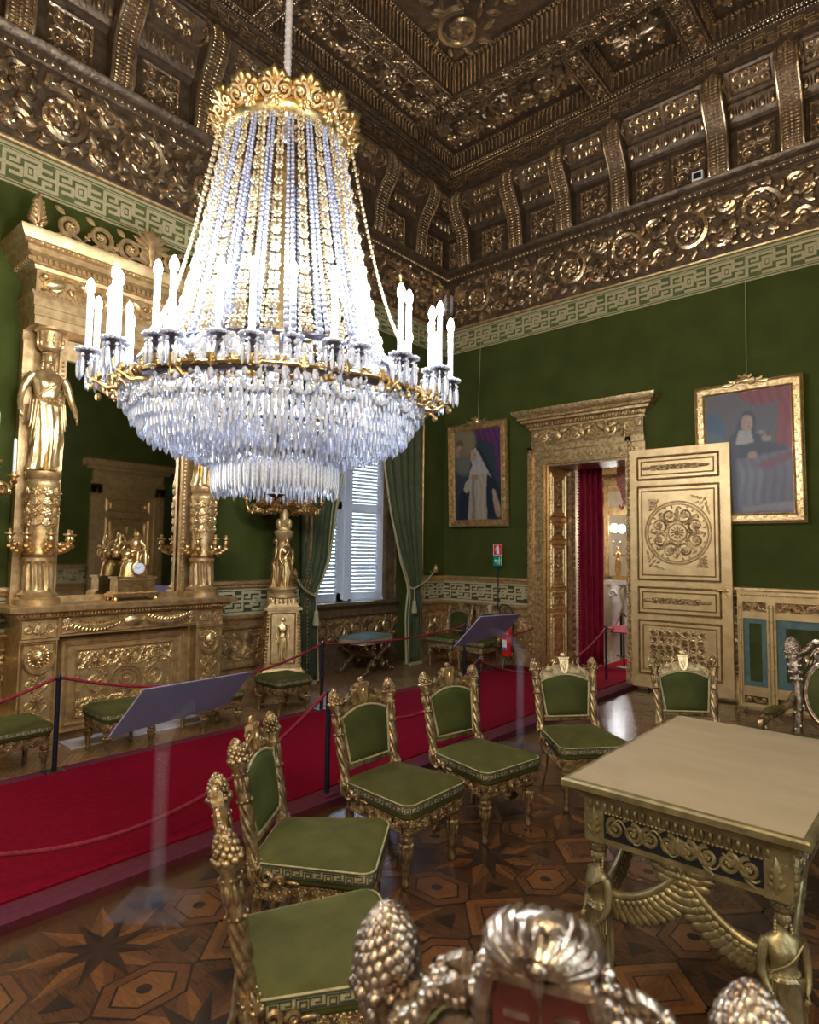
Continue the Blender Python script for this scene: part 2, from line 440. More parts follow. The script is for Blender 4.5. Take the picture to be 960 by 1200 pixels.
def statue(mb, H, arms='down', nf=22, headdress=True, arm_r=1.):
    # draped standing woman, front +x, feet on z = 0, one loft from hem to neck
    rings = [(.0, .085, .115, .16), (.02, .088, .118, .18), (.10, .078, .105, .17), (.25, .076, .10, .15), (.38, .084, .108, .11), (.48, .088, .118, .07),
             (.53, .082, .112, .05), (.545, .092, .12, .09), (.56, .074, .098, .05), (.61, .062, .084, .03), (.66, .070, .092, .03), (.70, .083, .103, .02), (.735, .078, .112, .01),
             (.775, .058, .124, 0), (.80, .046, .098, 0), (.818, .036, .05, 0), (.84, .030, .032, 0), (.875, .030, .030, 0)]
    n = 44; V = []
    for (z, a, b, f) in rings:
        sway = .012 * sin(z * 6)
        for j in range(n):
            p = 2 * pi * j / n
            k = 1 + 1.35 * f * (sin(11 * p + 5 * z) * .6 + sin(17 * p - 3 * z + 1) * .4) + (.10 * sin(z * 5) * (1 if z < .3 else 0))
            x = a * k * cos(p); y = b * k * sin(p)
            if .64 < z < .745 and cos(p) > .2: x += .022 * max(0, cos((abs(p if p < pi else p - 2 * pi) - .55) * 3.2)) * (1 - abs(z - .69) / .06 if abs(z - .69) < .06 else 0)
            if .1 < z < .5 and cos(p) > 0: x += .018 * max(0, cos((p if p < pi else p - 2 * pi) * 2 - .8)) * sin((z - .1) / .4 * pi)
            V.append((x * H, (y + sway) * H, z * H))
    F = []
    for i in range(len(rings) - 1):
        for j in range(n):
            p = i * n + j; q = i * n + (j + 1) % n
            F.append((p, q, q + n, p + n))
    F.append(tuple(range(n - 1, -1, -1))); F.append(tuple((len(rings) - 1) * n + j for j in range(n)))
    mb.add(V, F)
    hc = .925
    mb.ell((.008 * H, 0, hc * H), (.054 * H, .047 * H, .064 * H), 0, 14, 10)
    mb.ell((.060 * H, 0, (hc - .008) * H), (.010 * H, .007 * H, .017 * H), 0, 6, 5)          # nose
    mb.ell((.054 * H, 0, (hc - .031) * H), (.007 * H, .013 * H, .005 * H), 0, 6, 4)          # mouth
    mb.ell((.042 * H, 0, (hc - .049) * H), (.013 * H, .015 * H, .011 * H), 0, 6, 5)          # chin
    for s in (-1, 1):
        mb.ell((.053 * H, s * .019 * H, (hc + .004) * H), (.006 * H, .009 * H, .006 * H), 0, 6, 4)
        mb.ell((.053 * H, s * .019 * H, (hc + .015) * H), (.006 * H, .012 * H, .004 * H), 0, 6, 4)
        mb.ell((0, s * .043 * H, hc * H), (.010 * H, .006 * H, .016 * H), 0, 6, 4)
        for i in range(5):                                                                    # hair locks falling on the shoulder
            mb.ell((-.012 * H + .004 * i * H, s * (.040 + .004 * i) * H, (hc - .02 - .022 * i) * H), (.016 * H, .013 * H, .018 * H), 0, 6, 4)
    mb.ell((-.012 * H, 0, (hc + .014) * H), (.050 * H, .049 * H, .056 * H), 0, 12, 8)
    for i in range(11):
        a = -1.5 + 3. * i / 10
        mb.ell((.032 * cos(a) * H + .004 * H, .047 * sin(a) * H, (hc + .036) * H), (.013 * H, .012 * H, .012 * H), 0, 6, 4)
    # arms with five fingered hands
    for s in (-1, 1):
        if arms == 'down':
            pts = [(0, .112, .772), (-.002, .138, .74), (-.012, .172, .66), (-.006, .192, .585), (.030, .205, .52), (.058, .208, .455)]
        else:
            pts = [(0, .108, .772), (.0, .130, .73), (.0, .142, .65), (.010, .146, .575), (.035, .135, .52), (.062, .115, .475)]
        P = [(x * H, s * y * H, z * H) for x, y, z in pts]
        mb.tube(P, [r * H * arm_r for r in (.036, .034, .029, .025, .023, .016)], 9)
        h = np.array(P[-1]); d = np.array(P[-1]) - np.array(P[-2]); d /= np.linalg.norm(d)
        mb.ell(h + d * .018 * H, (.015 * H, .010 * H, .026 * H), 0, 7, 5)
        for q in range(4):
            b = h + d * .034 * H + np.array([(q - 1.5) * .009 * H, 0, 0])
            L = (.030, .036, .034, .026)[q] * H
            mb.tube([b, b + d * L * .5 + np.array([.004 * H, -s * .003 * H, 0]), b + d * L + np.array([.012 * H, -s * .010 * H, .004 * H])], [.0052 * H, .005 * H, .0035 * H], 5)
        mb.tube([h + np.array([.012 * H, 0, -.004 * H]), h + np.array([.022 * H, -s * .006 * H, -.018 * H]), h + np.array([.024 * H, -s * .010 * H, -.034 * H])], [.0058 * H, .0055 * H, .004 * H], 5)
    # girdle, sash across the breast, hanging folds
    for i in range(20):
        p = 2 * pi * i / 20
        mb.ell((.070 * cos(p) * H, .094 * sin(p) * H, .572 * H), (.012 * H, .012 * H, .008 * H), 0, 5, 3)
    t = np.linspace(0, 1, 10)
    mb.tube(np.stack([(.045 + .045 * np.sin(t * pi)) * H, (.10 - .19 * t) * H, (.765 - .17 * t) * H], 1), .009 * H, 6)
    for s in (-1, 1):
        for i in range(4):
            y0 = s * (.075 + .018 * i)
            mb.tube([(.05 * H * cos(i * .4), y0 * H, .56 * H), (.055 * H * cos(i * .4), (y0 + s * .012) * H, .40 * H), (.03 * H, (y0 + s * .02) * H, (.24 + .05 * i) * H)], [.006 * H, .012 * H, .008 * H], 6)
    for s in (-1, 1):                                                                         # bare toes below the hem
        mb.ell((.085 * H, s * .045 * H, .010 * H), (.035 * H, .018 * H, .012 * H), s * .2, 8, 5)
# ------------------------------------------------------------------ room shell
W, D = 8.6, 10.5            # room extends x 0..W, y -D..0
ZC = 7.44                   # underside of the ceiling frames
RW = mx((0, 0, 0), (1, 0, 0), (0, 0, 1))          # right wall frame: u = x, v = z, outward -y
LW = mx((0, 0, 0), (0, 1, 0), (0, 0, 1))          # left wall frame: u = y, v = z, outward +x

def mould(mb, side, prof, u0, u1):
    if side == 'R':
        mb.sweep(prof, lambda p: (p[0] if u0 == 0 else u0, -p[0], p[1]), lambda p: (u1, -p[0], p[1]), False)
    else:
        mb.sweep(prof, lambda p: (p[0], u0, p[1]), lambda p: (p[0], -p[0] if u1 == 0 else u1, p[1]), False)

# floor: marquetry of eight pointed stars, hexagons and squares inside a walnut ground, honey herringbone beyond the runner
fl = struct('floor')
mb = MB(); mb.bx(-1.2, W, -D, 7, -.12, 0)
mb.build('parquet_ground', M['wood_base'], fl, smooth=0)
mb = MB()
AX, AY = .70, .85
def pf(P, mi, z):
    mb.c = mi; n = len(P)
    mb.add([(x, y, z) for x, y in P], [tuple(range(n))])
def ngon(cx, cy, rx, ry, n, a0):
    return [(cx + rx * cos(a0 + 2 * pi * i / n), cy + ry * sin(a0 + 2 * pi * i / n)) for i in range(n)]
def star(cx, cy, R, r, n, mi_a, mi_b, z, a0=0.):
    for i in range(n):
        a = a0 + 2 * pi * i / n
        tip = (cx + R * cos(a), cy + R * sin(a))
        l = (cx + r * cos(a - pi / n), cy + r * sin(a - pi / n)); q = (cx + r * cos(a + pi / n), cy + r * sin(a + pi / n))
        pf([(cx, cy), l, tip], mi_a, z); pf([(cx, cy), tip, q], mi_b, z)
for i in range(-1, 7):
    for j in range(-6, 6):
        cx, cy = 4.19 + (i - 1) * AX, -4.97 + j * AY
        if not (3.1 < cx < W - .2 and -D + .5 < cy < -.6): continue
        star(cx, cy, .335, .135, 8, 3, 2, .0008, pi / 8)
        star(cx, cy, .235, .082, 8, 1, 4, .0014, 0)
        for (hx, hy, vert) in ((cx + AX / 2, cy, 0), (cx, cy + AY / 2, 1)):
            rx, ry = (.145, .20) if not vert else (.20, .155)
            a0 = pi / 2 if not vert else 0
            pf(ngon(hx, hy, rx, ry, 6, a0), 1, .0010)
            pf(ngon(hx, hy, rx * .93, ry * .93, 6, a0), 2, .0013)
            pf(ngon(hx, hy, rx * .66, ry * .66, 6, a0), 1, .0016)
            pf(ngon(hx, hy, rx * .60, ry * .60, 6, a0), 3, .0019)
            pf(ngon(hx, hy, .028, .028, 10, 0), 1, .0022)
        qx, qy = cx + AX / 2, cy + AY / 2
        for R, mi, z in ((.195, 1, .0010), (.182, 3, .0013), (.135, 2, .0016), (.098, 1, .0019), (.088, 2, .0022)):
            pf(ngon(qx, qy, R, R * 1.1, 4, 0), mi, z)
        for su in (-1, 1):
            for sv in (-1, 1):
                tx, ty = cx + su * .20, cy + sv * .235
                pf([(tx, ty + sv * .075), (tx + su * .062, ty - sv * .035), (tx - su * .05, ty - sv * .02)], 1, .0017)
        pf([(cx + AX / 2 - .006, cy + .2), (cx + AX / 2 + .006, cy + .2), (cx + AX / 2 + .006, cy + AY - .2), (cx + AX / 2 - .006, cy + AY - .2)], 1, .0006)
        pf([(cx + .2, cy + AY / 2 - .006), (cx + AX - .2, cy + AY / 2 - .006), (cx + AX - .2, cy + AY / 2 + .006), (cx + .2, cy + AY / 2 + .006)], 1, .0006)
mb.build('star_marquetry', [M['wood_base'], M['wood_dark'], M['wood_mid'], M['wood_light'], M['wood_bog']], fl, smooth=0)
mb = MB()                                          # chevron strip along the fireplace wall
rg = np.random.RandomState(1)
for j in range(8):
    x0 = -.4 + j * .205
    for i in range(170):
        y0 = -8.4 + i * .05; s = .15 if j % 2 else -.15
        mb.c = int(rg.randint(0, 2))
        mb.add([(x0, y0, .0008), (x0 + .203, y0 + s, .0008), (x0 + .203, y0 + s + .048, .0008), (x0, y0 + .048, .0008)], [(0, 1, 2, 3)])
mb.build('chevron_parquet', [M['wood_honey'], M['wood_honey2']], fl, smooth=0)

# walls
DX0, DX1, DZ = 1.80, 2.98, 2.88
WY0, WY1, WZ = -2.72, -.70, 4.15
wr = struct('wall_right')
mb = MB()
mb.bx(-.6, DX0, 0, .58, 0, 8.2); mb.bx(DX1, W + .3, 0, .58, 0, 8.2); mb.bx(DX0, DX1, 0, .58, DZ, 8.2)
mb.build('wall_cloth', M['wall'], wr, smooth=0)
wl = struct('wall_left')
mb = MB()
mb.bx(-.6, 0, -D, WY0, 0, 8.2); mb.bx(-.6, 0, WY1, 0, 0, 8.2); mb.bx(-.6, 0, WY0, WY1, WZ, 8.2)
mb.build('wall_cloth', M['wall'], wl, smooth=0)
mb = MB()
mb.bx(-.6, -.38, WY0, WY1, 0, .90)
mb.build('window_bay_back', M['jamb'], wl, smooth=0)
wo = struct('wall_far_side')
mb = MB(); mb.bx(W, W + .3, -D, 0, 0, 8.2); mb.build('wall_cloth', M['wall'], wo, smooth=0)
wb = struct('wall_near_side')
mb = MB(); mb.bx(-.6, W + .3, -D - .3, -D, 0, 8.2); mb.build('wall_cloth', M['wall'], wb, smooth=0)

UR, UL = 7.2, -9.0            # how far ornament is carried
def upper_band(par, T, u0, u1):
    mb = MB(); mb.push(T); mb.bx(u0, u1, 4.78, 5.16, 0, .008)
    mb.build('key_band_ground', M['band_green'], par, smooth=0)
    mb = MB(); mb.push(T)
    for z0, z1 in ((4.785, 4.80), (4.815, 4.825), (5.095, 5.105), (5.12, 5.145)): mb.bx(u0, u1, z0, z1, .008, .013)
    n = int(round((u1 - u0) / .42))
    meander(mb, u0, u1, 4.835, 5.085, n, .032, .008, .013)
    mb.build('key_band_braid', M['band_tan'], par, smooth=0)
    mb = MB(); mb.push(T)
    t = np.linspace(0, 1, 2)
    mb.tube([(u0, 5.178, .012), (u1, 5.178, .012)], .022, 8)
    for i in range(int((u1 - u0) / .035)):
        u = u0 + .0175 + i * .035
        mb.ell((u, 5.178, .018), (.022, .010, .020), .75, 5, 3)
    mb.build('rope_moulding', M['gold'], par)
upper_band(wr, RW, 0.0, UR)
upper_band(wl, LW, UL, 0.0)

def cornice(par, side, u0, u1):
    T = RW if side == 'R' else LW
    mb = MB()
    mould(mb, side, [(.0, 5.16), (.035, 5.195), (.035, 5.21), (.125, 5.90)], u0, u1)
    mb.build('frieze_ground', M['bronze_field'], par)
    mb = MB()
    if side == 'R':
        mb.push(mx((0, -.045, 5.215), (1, 0, 0), np.array((0, -.09, .69)) / .696))
        a, b = .30, 6.5
    else:
        mb.push(mx((.045, 0, 5.215), (0, 1, 0), np.array((.09, 0, .69)) / .696))
        a, b = -7.7, -.30
    rinceau(mb, a, b, .02, .66, int(round((b - a) / .74)), .055, 2)
    mb.build('frieze_scrolls', M['bronze'], par)
    mb = MB()
    mould(mb, side, [(.12, 5.895), (.14, 5.90), (.14, 5.915), (.16, 5.93), (.17, 5.975), (.20, 5.985), (.245, 6.03), (.25, 6.05), (.23, 6.065), (.15, 6.07), (.10, 6.09), (.10, 6.10)], u0, u1)
    mould(mb, side, [(.10, 6.10), (.10, 6.58), (.15, 6.60), (.155, 6.63), (.17, 6.64), (.235, 6.83), (.26, 6.84), (.265, 6.865), (.39, 7.09), (.41, 7.11), (.40, 7.15), (.42, 7.16)], u0, u1)
    mould(mb, side, [(.42, 7.16), (.42, 7.18), (.405, 7.19), (.405, 7.40), (.42, 7.41), (.425, ZC), (.53, ZC)], u0, u1)
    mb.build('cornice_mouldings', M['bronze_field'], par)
    mb = MB()
    def L(u, d, z):
        return (u, -d, z) if side == 'R' else (d, u, z)
    s0, s1 = (.15, 6.6) if side == 'R' else (-7.8, -.15)
    mb.push(T)
    egg_row(mb, (s0, 5.945, .165), (s1, 5.945, .165), .062, .020, .024, .018)
    beads(mb, (s0, 6.075, .165), (s1, 6.075, .165), .05, .017, 5, 3, (1.3, 1, 1))
    egg_row(mb, (s0, 6.735, .215), (s1, 6.735, .215), .105, .035, .075, .038)
    beads(mb, (s0, 7.42, .43), (s1, 7.42, .43), .032, .014)
    beads(mb, (s0, 7.432, .475), (s1, 7.432, .475), .045, .020)
    beads(mb, (s0, 7.43, .515), (s1, 7.43, .515), .024, .010)
    mb.build('cornice_eggs_and_beads', M['bronze'], par)
    mb = MB(); mb.push(T)
    meander(mb, s0, s1, 7.215, 7.375, int((s1 - s0) / .36), .014, .404, .416, False)
    mb.build('fascia_key', M['bronze'], par, smooth=0)

ce = struct('ceiling')
cornice(wr, 'R', 0, W)
cornice(wl, 'L', -D, 0)

# scrolled consoles under the fascia and the carved panels between them
def console_mesh():
    fr = [(.13, 6.06), (.19, 6.065), (.225, 6.12), (.235, 6.22), (.24, 6.34), (.26, 6.46), (.30, 6.58), (.37, 6.68), (.44, 6.77), (.485, 6.87), (.50, 6.97), (.475, 7.06), (.42, 7.12), (.36, 7.14)]
    mb = MB(); w = .115
    P = fr + [(.12, 7.14), (.09, 6.6), (.09, 6.06)]
    mb.push(mx((0, 0, 0), (0, -1, 0), (0, 0, 1), (1, 0, 0)))
    mb.poly(P, -w, w)
    o = mb.build('console', M['bronze_field'], wr, smooth=30)
    mc = MB()
    for s in (-1, 1):
        mc.tube([(s * (w - .012), -d - .004, z) for d, z in fr], .016, 6)
        t = np.linspace(0, 1, 24); a = 2.6 + t * 9; r = .12 * (1 - .85 * t)
        mc.tube(np.stack([np.full(24, s * (w + .004)), -(.37 + r * np.cos(a)), 6.99 + r * np.sin(a)], 1), .016, 5)
        mc.ell((s * (w + .004), -.37, 6.99), (.02, .035, .035))
    for i in range(len(fr) - 1):
        for q in range(3):
            t = (q + .5) / 3
            d = fr[i][0] * (1 - t) + fr[i + 1][0] * t; z = fr[i][1] * (1 - t) + fr[i + 1][1] * t
            mc.ell((0, -d - .006, z), (.017, .017, .017), 0, 6, 4)
            for s in (-1, 1):
                mc.ell((s * .052, -d - .004, z), (.03, .014, .015), 0, 6, 4)
    for q in range(7):
        mc.ell((-.09 + q * .03, -.20, 6.055), (.014, .022, .016), 0, 6, 4)
    mc.ell((0, -.40, 7.13), (.06, .06, .03))
    c = mc.build('console_beading', M['bronze'], o)
    return o
con = console_mesh()
con_kid = con.children[0]
def more_console(par, loc, rz):
    o = con.copy(); COL.objects.link(o); o.parent = par; o.location = loc; o.rotation_euler[2] = rz
    k = con_kid.copy(); COL.objects.link(k); k.parent = o
RB = [.52, 1.44, 2.21, 3.0, 4.18, 4.93, 6.05]
LB = [-.91, -1.80, -2.65, -3.55, -4.50, -5.37, -6.25, -7.1]
con.location = (RB[0], 0, 0)
for x in RB[1:]: more_console(wr, (x, 0, 0), 0)
for y in LB: more_console(wl, (0, y, 0), pi / 2)
def panel_mesh(name, T, w, z0, z1, par):
    mb = MB(); mb.push(T)
    rect_frame(mb, -w / 2 - .02, w / 2 + .02, z0 - .02, z1 + .02, .03, .02)
    quad_scroll(mb, -w / 2, w / 2, z0, z1, .026)
    return mb.build(name, M['bronze'], par)
pn = panel_mesh('console_panel', mx((0, -.105, 0), (1, 0, 0), (0, 0, 1)), .38, 6.15, 6.54, wr)
sl = np.array((0, -.125, .225)); sl = sl / np.linalg.norm(sl)
mb = MB(); mb.push(mx((0, -.27, 6.875), (1, 0, 0), sl))
rect_frame(mb, -.21, .21, .01, .245, .022, .018)
arabesque(mb, -.19, .19, .035, .22, .024, 4, 2)
pn2 = mb.build('soffit_panel', M['bronze'], wr)
def gaps(B, first):
    out = []; e = [first] + list(B)
    for a, b in zip(e[:-1], e[1:]):
        g = abs(b - a)
        if g > 1.05: out += [a + (b - a) * .31, a + (b - a) * .69]
        else: out.append((a + b) / 2)
    return out
fst = True
for x in gaps(RB, 0.02):
    for src in (pn, pn2):
        o = src if fst else src.copy()
        if not fst: COL.objects.link(o)
        o.parent = wr; o.location = (x + (.08 if x < .4 else 0), 0, 0)
    fst = False
for y in gaps(LB, -.02):
    for src in (pn, pn2):
        o = src.copy(); COL.objects.link(o); o.parent = wl; o.location = (0, y, 0); o.rotation_euler[2] = pi / 2
# plain boss where the two friezes meet
mb = MB()
mb.lathe([(.02, -.16), (.09, -.15), (.10, 0), (.095, .13), (.05, .17), (.01, .175)], 12, (.13, -.13, 5.56))
mb.build('corner_boss', M['marble'], wr)
mb = MB()
for i in range(16):
    a = 2 * pi * i / 16
    mb.ell((.13 + .13 * cos(a) * .75, -.13 + .13 * cos(a) * -.75, 5.56 + .22 * sin(a)), (.035, .035, .045), 0, 6, 4)
mb.build('corner_boss_leaves', M['bronze'], wr)

# ceiling: frames (beams) at ZC, recessed carved panels above
mb = MB(); mb.bx(-.3, W + .3, -D - .3, .3, 8.05, 8.2); mb.bx(.4, W, -D, -.4, 7.95, 8.05)
mb.build('ceiling_field', M['bronze_field'], ce, smooth=0)
XC, YC = (.53, 1.20, 1.47), (-.53, -1.42, -1.76)
mb = MB()
def slab(x0, x1, y0, y1, z0=ZC, z1=7.96): mb.bx(x0, x1, y0, y1, z0, z1)
slab(0, W, YC[0], -.425, ZC + .002); slab(.425, XC[0], -D, YC[0], ZC + .002); slab(XC[1], W, YC[2], YC[1]); slab(XC[1], XC[2], -D, YC[2])
xb = [(2.79, 3.03), (3.95, 4.22), (6.3, 6.55)]
yb = [(-4.16, -3.93), (-5.35, -5.1), (-7.9, -7.65)]
for a, b in xb: slab(a, b, YC[1], YC[0])
for a, b in yb: slab(XC[0], XC[1], a, b)
slab(XC[2], W, -5.3, -5.0); slab(4.7, 5.0, -D, YC[2])
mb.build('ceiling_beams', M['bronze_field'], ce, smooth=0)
mb = MB()
mb.bx(XC[0], W, YC[1], YC[0], 7.66, 7.72); mb.bx(XC[0], XC[1], -D, YC[1], 7.66, 7.72); mb.bx(XC[2], W, -D, YC[2], 7.84, 7.9)
mb.build('coffer_panels', M['bronze_field'], ce, smooth=0)
# beam undersides carved with running scrolls between bead rows
CE = lambda x, y, z: mx((x, y, z), (1, 0, 0), (0, -1, 0))            # u = x, v = -y, outward down
CY = lambda x, y, z: mx((x, y, z), (0, -1, 0), (-1, 0, 0))           # u = -y, v = -x, outward down
mb = MB()
def run(T, L, w, c=.19):
    mb.push(T)
    rinceau(mb, .0, L, .045, w - .045, max(2, int(L / c)), .016)
    beads(mb, (0, .02, .004), (L, .02, .004), .034, .013); beads(mb, (0, w - .02, .004), (L, w - .02, .004), .034, .013)
    mb.pop()
run(CE(1.47, YC[1], ZC), 4.2, .34); run(CY(XC[2], -1.76, ZC), 4.2, .27)
for a, b in xb[:2]: run(mx((a, YC[0], ZC), (0, -1, 0), (1, 0, 0), (0, 0, -1)), .89, b - a)
for a, b in yb[:2]: run(mx((XC[0], b, ZC), (1, 0, 0), (0, -1, 0)), .67, b - a)
mb.push(CE(1.20, -1.42, ZC)); quad_scroll(mb, .02, .25, .02, .32, .018); mb.pop()
mb.build('beam_carving', M['bronze'], ce)
# fluted coffer sides with a bead above
mb = MB()
def flutes(p0, p1, inw, z0, z1, step=.062):
    p0 = np.array(p0, float); p1 = np.array(p1, float); L = np.linalg.norm(p1 - p0); n = max(2, int(L / step))
    for i in range(n):
        q = p0 + (p1 - p0) * (i + .5) / n + np.array(inw) * .012
        mb.tube([(q[0], q[1], z0 + .02), (q[0], q[1], (z0 + z1) / 2), (q[0], q[1], z1 - .055)], [.010, .015, .018], 6)
    o = np.array([*(np.array(inw) * .03), 0])
    a = np.array([*p0, z1 - .03]) + o; b = np.array([*p1, z1 - .03]) + o
    beads(mb, a, b, .06, .024, 6, 4); beads(mb, a + o * 1.0, b + o * 1.0, .04, .016)
def coffer(x0, x1, y0, y1, zt):
    flutes((x0, y1), (x1, y1), (0, -1), ZC, zt); flutes((x0, y0), (x0, y1), (1, 0), ZC, zt)
    flutes((x0, y0), (x1, y0), (0, 1), ZC, zt); flutes((x1, y0), (x1, y1), (-1, 0), ZC, zt)
coffer(.53, 2.79, -1.42, -.53, 7.66); coffer(3.03, 3.95, -1.42, -.53, 7.66); coffer(4.22, 6.3, -1.42, -.53, 7.66)
coffer(.53, 1.2, -3.93, -1.42, 7.66); coffer(.53, 1.2, -5.1, -4.16, 7.66)
coffer(1.47, 4.7, -5.0, -1.76, 7.84)
mb.build('coffer_fluting', M['bronze'], ce)
mb = MB()
mb.push(CE(0, 0, 7.66))
rinceau(mb, .75, 2.65, .70, 1.28, 3, .055, 2); quad_scroll(mb, 3.15, 3.83, .66, 1.30, .06); rinceau(mb, 4.4, 6.2, .70, 1.28, 3, .055, 2)
mb.pop(); mb.push(CY(0, 0, 7.66))
rinceau(mb, 1.35, 3.8, -1.08, -.66, 4, .05, 2); quad_scroll(mb, 4.3, 5.0, -1.1, -.65, .055)
mb.pop()
mb.build('coffer_carving', M['bronze'], ce)
# great central panel: leaf wreath, cornucopia scrolls and a rosette
mb = MB(); mb.push(CE(0, 0, 7.84))
cx, cy = 3.08, 3.38
for R, n in ((1.22, 44), (.72, 26)):
    for i in range(n):
        a = 2 * pi * i / n
        for s in (-1, 0, 1):
            leaf(mb, cx + (R + s * .04) * cos(a), cy + (R + s * .04) * sin(a), a + pi / 2 + s * .7, .20, .075, .05)
for i in range(12):
    a = 2 * pi * i / 12
    acanthus(mb, cx + .12 * cos(a), cy + .12 * sin(a), a, .52, .26, .06, 4)
    acanthus(mb, cx + .80 * cos(a), cy + .80 * sin(a), a, .36, .2, .05, 3)
flower(mb, cx, cy, .22, .10, 8)
for su in (-1, 1):
    for sv in (-1, 1):
        ux, vy = cx + su * 1.2, cy + sv * 1.2
        spiral(mb, ux, vy, .30, 1.7, math.atan2(-sv, -su), su * sv, .055, k=6)
        flower(mb, ux, vy, .16, .07, 7)
        for q in range(9):
            a = 2 * pi * q / 9
            leaf(mb, ux + .26 * cos(a), vy + .26 * sin(a), a + .8, .2, .08, .045)
        for k in range(2):
            fx, fy = (su, 0) if k else (0, sv)
            for q in range(7):
                t = q / 6
                leaf(mb, ux - fx * (.25 + .7 * t) + fy * 0, vy - fy * (.25 + .7 * t), math.atan2(-fy, -fx) + .7 * (-1) ** q, .2, .08, .045)
mb.build('central_rosette', M['bronze'], ce)

# dado: plinth, carved field, moulding, key band, cap
def dado(par, T, u0, u1, d=0., carve=True):
    prof = [(0, 0), (.05, 0), (.05, .13), (.035, .15), (.035, .30), (.07, .32), (.07, .345), (.02, .37), (.02, .73), (.06, .745), (.06, .765), (.03, .78), (.035, .82), (.085, .865), (.085, .885), (.03, .895)]
    mb = MB(); mb.push(T)
    mb.sweep(prof, lambda p: (u0, p[1], p[0] + d), lambda p: (u1, p[1], p[0] + d), False)
    mb.sweep([(.02, 1.195), (.05, 1.20), (.055, 1.22), (.08, 1.245), (.08, 1.275), (0, 1.28)], lambda p: (u0, p[1], p[0] + d), lambda p: (u1, p[1], p[0] + d), False)
    beads(mb, (u0, 1.213, d + .055), (u1, 1.213, d + .055), .026, .011)
    mb.build('dado_moulding', M['gold'], par)
    mb = MB(); mb.push(T)
    L = u1 - u0
    if carve:
        n = max(1, int(round(L / .30)))
        mb.push(mx((0, 0, d + .022))); rinceau(mb, u0 + .02, u1 - .02, .385, .725, n, .030, 1)
        mb.build('dado_scrolls', M['gold'], par)
    mb = MB(); mb.push(T); mb.bx(u0, u1, .89, 1.2, d, d + .02); mb.build('dado_band_ground', M['band_dark'], par, smooth=0)
    mb = MB(); mb.push(T)
    for z0, z1 in ((.895, .925), (1.165, 1.197)): mb.bx(u0, u1, z0, z1, d + .02, d + .026)
    meander(mb, u0, u1, .935, 1.155, max(1, int(round(L / .40))), .030, d + .02, d + .026)
    mb.build('dado_band_braid', M['band_tan'], par, smooth=0)
dado(wr, RW, 0.0, 1.55); dado(wr, RW, 3.24, 6.6)
dado(wl, LW, -8.2, -6.02); dado(wl, LW, -4.2, -2.80); dado(wl, LW, -.62, 0)
# window bay below the sill
TB = mx((-.38, 0, 0), (0, 1, 0), (0, 0, 1))
mb = MB(); mb.push(TB)
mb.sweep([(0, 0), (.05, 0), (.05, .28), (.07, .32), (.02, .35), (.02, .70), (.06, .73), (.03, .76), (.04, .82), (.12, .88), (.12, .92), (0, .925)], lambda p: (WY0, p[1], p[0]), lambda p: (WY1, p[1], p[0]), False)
mb.build('sill_moulding', M['jamb'], wl)
mb = MB(); mb.push(TB @ mx((0, 0, .022))); rinceau(mb, WY0 + .05, WY1 - .05, .375, .69, 6, .030); mb.build('sill_scrolls', M['gold'], wl)
# ------------------------------------------------------------------ window 1 (left wall): louvred shutters, glass, gilt surround
wi = struct('window_1')
mb = MB()
mb.bx(-.56, -.38, WY0, -2.42, .88, WZ); mb.bx(-.56, -.38, -.92, WY1, .88, WZ)
for y in (-.70, -.78, -.86):
    mb.tube([(-.375 + (y + .7) * .3, y - .02, .93), (-.375 + (y + .7) * .3, y - .02, WZ)], .022, 8)
    mb.tube([(-.375 + (y + .7) * .3, -3.42 - y + .02, .93), (-.375 + (y + .7) * .3, -3.42 - y + .02, WZ)], .022, 8)
for z in np.arange(1.2, 4.1, .45):
    flower(mb.push(mx((-.36, -.76, z), (0, 1, 0), (0, 0, 1))), 0, 0, .035, .02); mb.pop()
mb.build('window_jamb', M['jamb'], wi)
mb = MB()
for y in (-.63, -2.79):
    mb.push(LW)
    mb.bx(y - .055, y + .055, 0, 4.42, 0, .05)
    mb.tube([(y - .04, 0, .055), (y - .04, 4.4, .055)], .014, 6); mb.tube([(y + .04, 0, .055), (y + .04, 4.4, .055)], .014, 6)
    for i in range(96):
        mb.ell((y, .03 + i * .0455, .055), (.020, .017, .02), .5, 6, 4)
    mb.pop()
mb.bx(0, .07, -2.85, -.57, 4.15, 4.42)
mb.build('window_surround', M['gold'], wi)
mb = MB()
mb.bx(-.53, -.46, -2.42, -2.34, .90, WZ); mb.bx(-.53, -.46, -.99, -.92, .90, WZ); mb.bx(-.53, -.44, -1.83, -1.58, .90, WZ)
mb.bx(-.53, -.44, -2.42, -.92, .88, .95); mb.bx(-.53, -.44, -2.42, -.92, 4.05, WZ)
mb.bx(-.45, -.42, -1.74, -1.66, .93, WZ)
mb.build('window_frame', M['shutter'], wi, smooth=0)
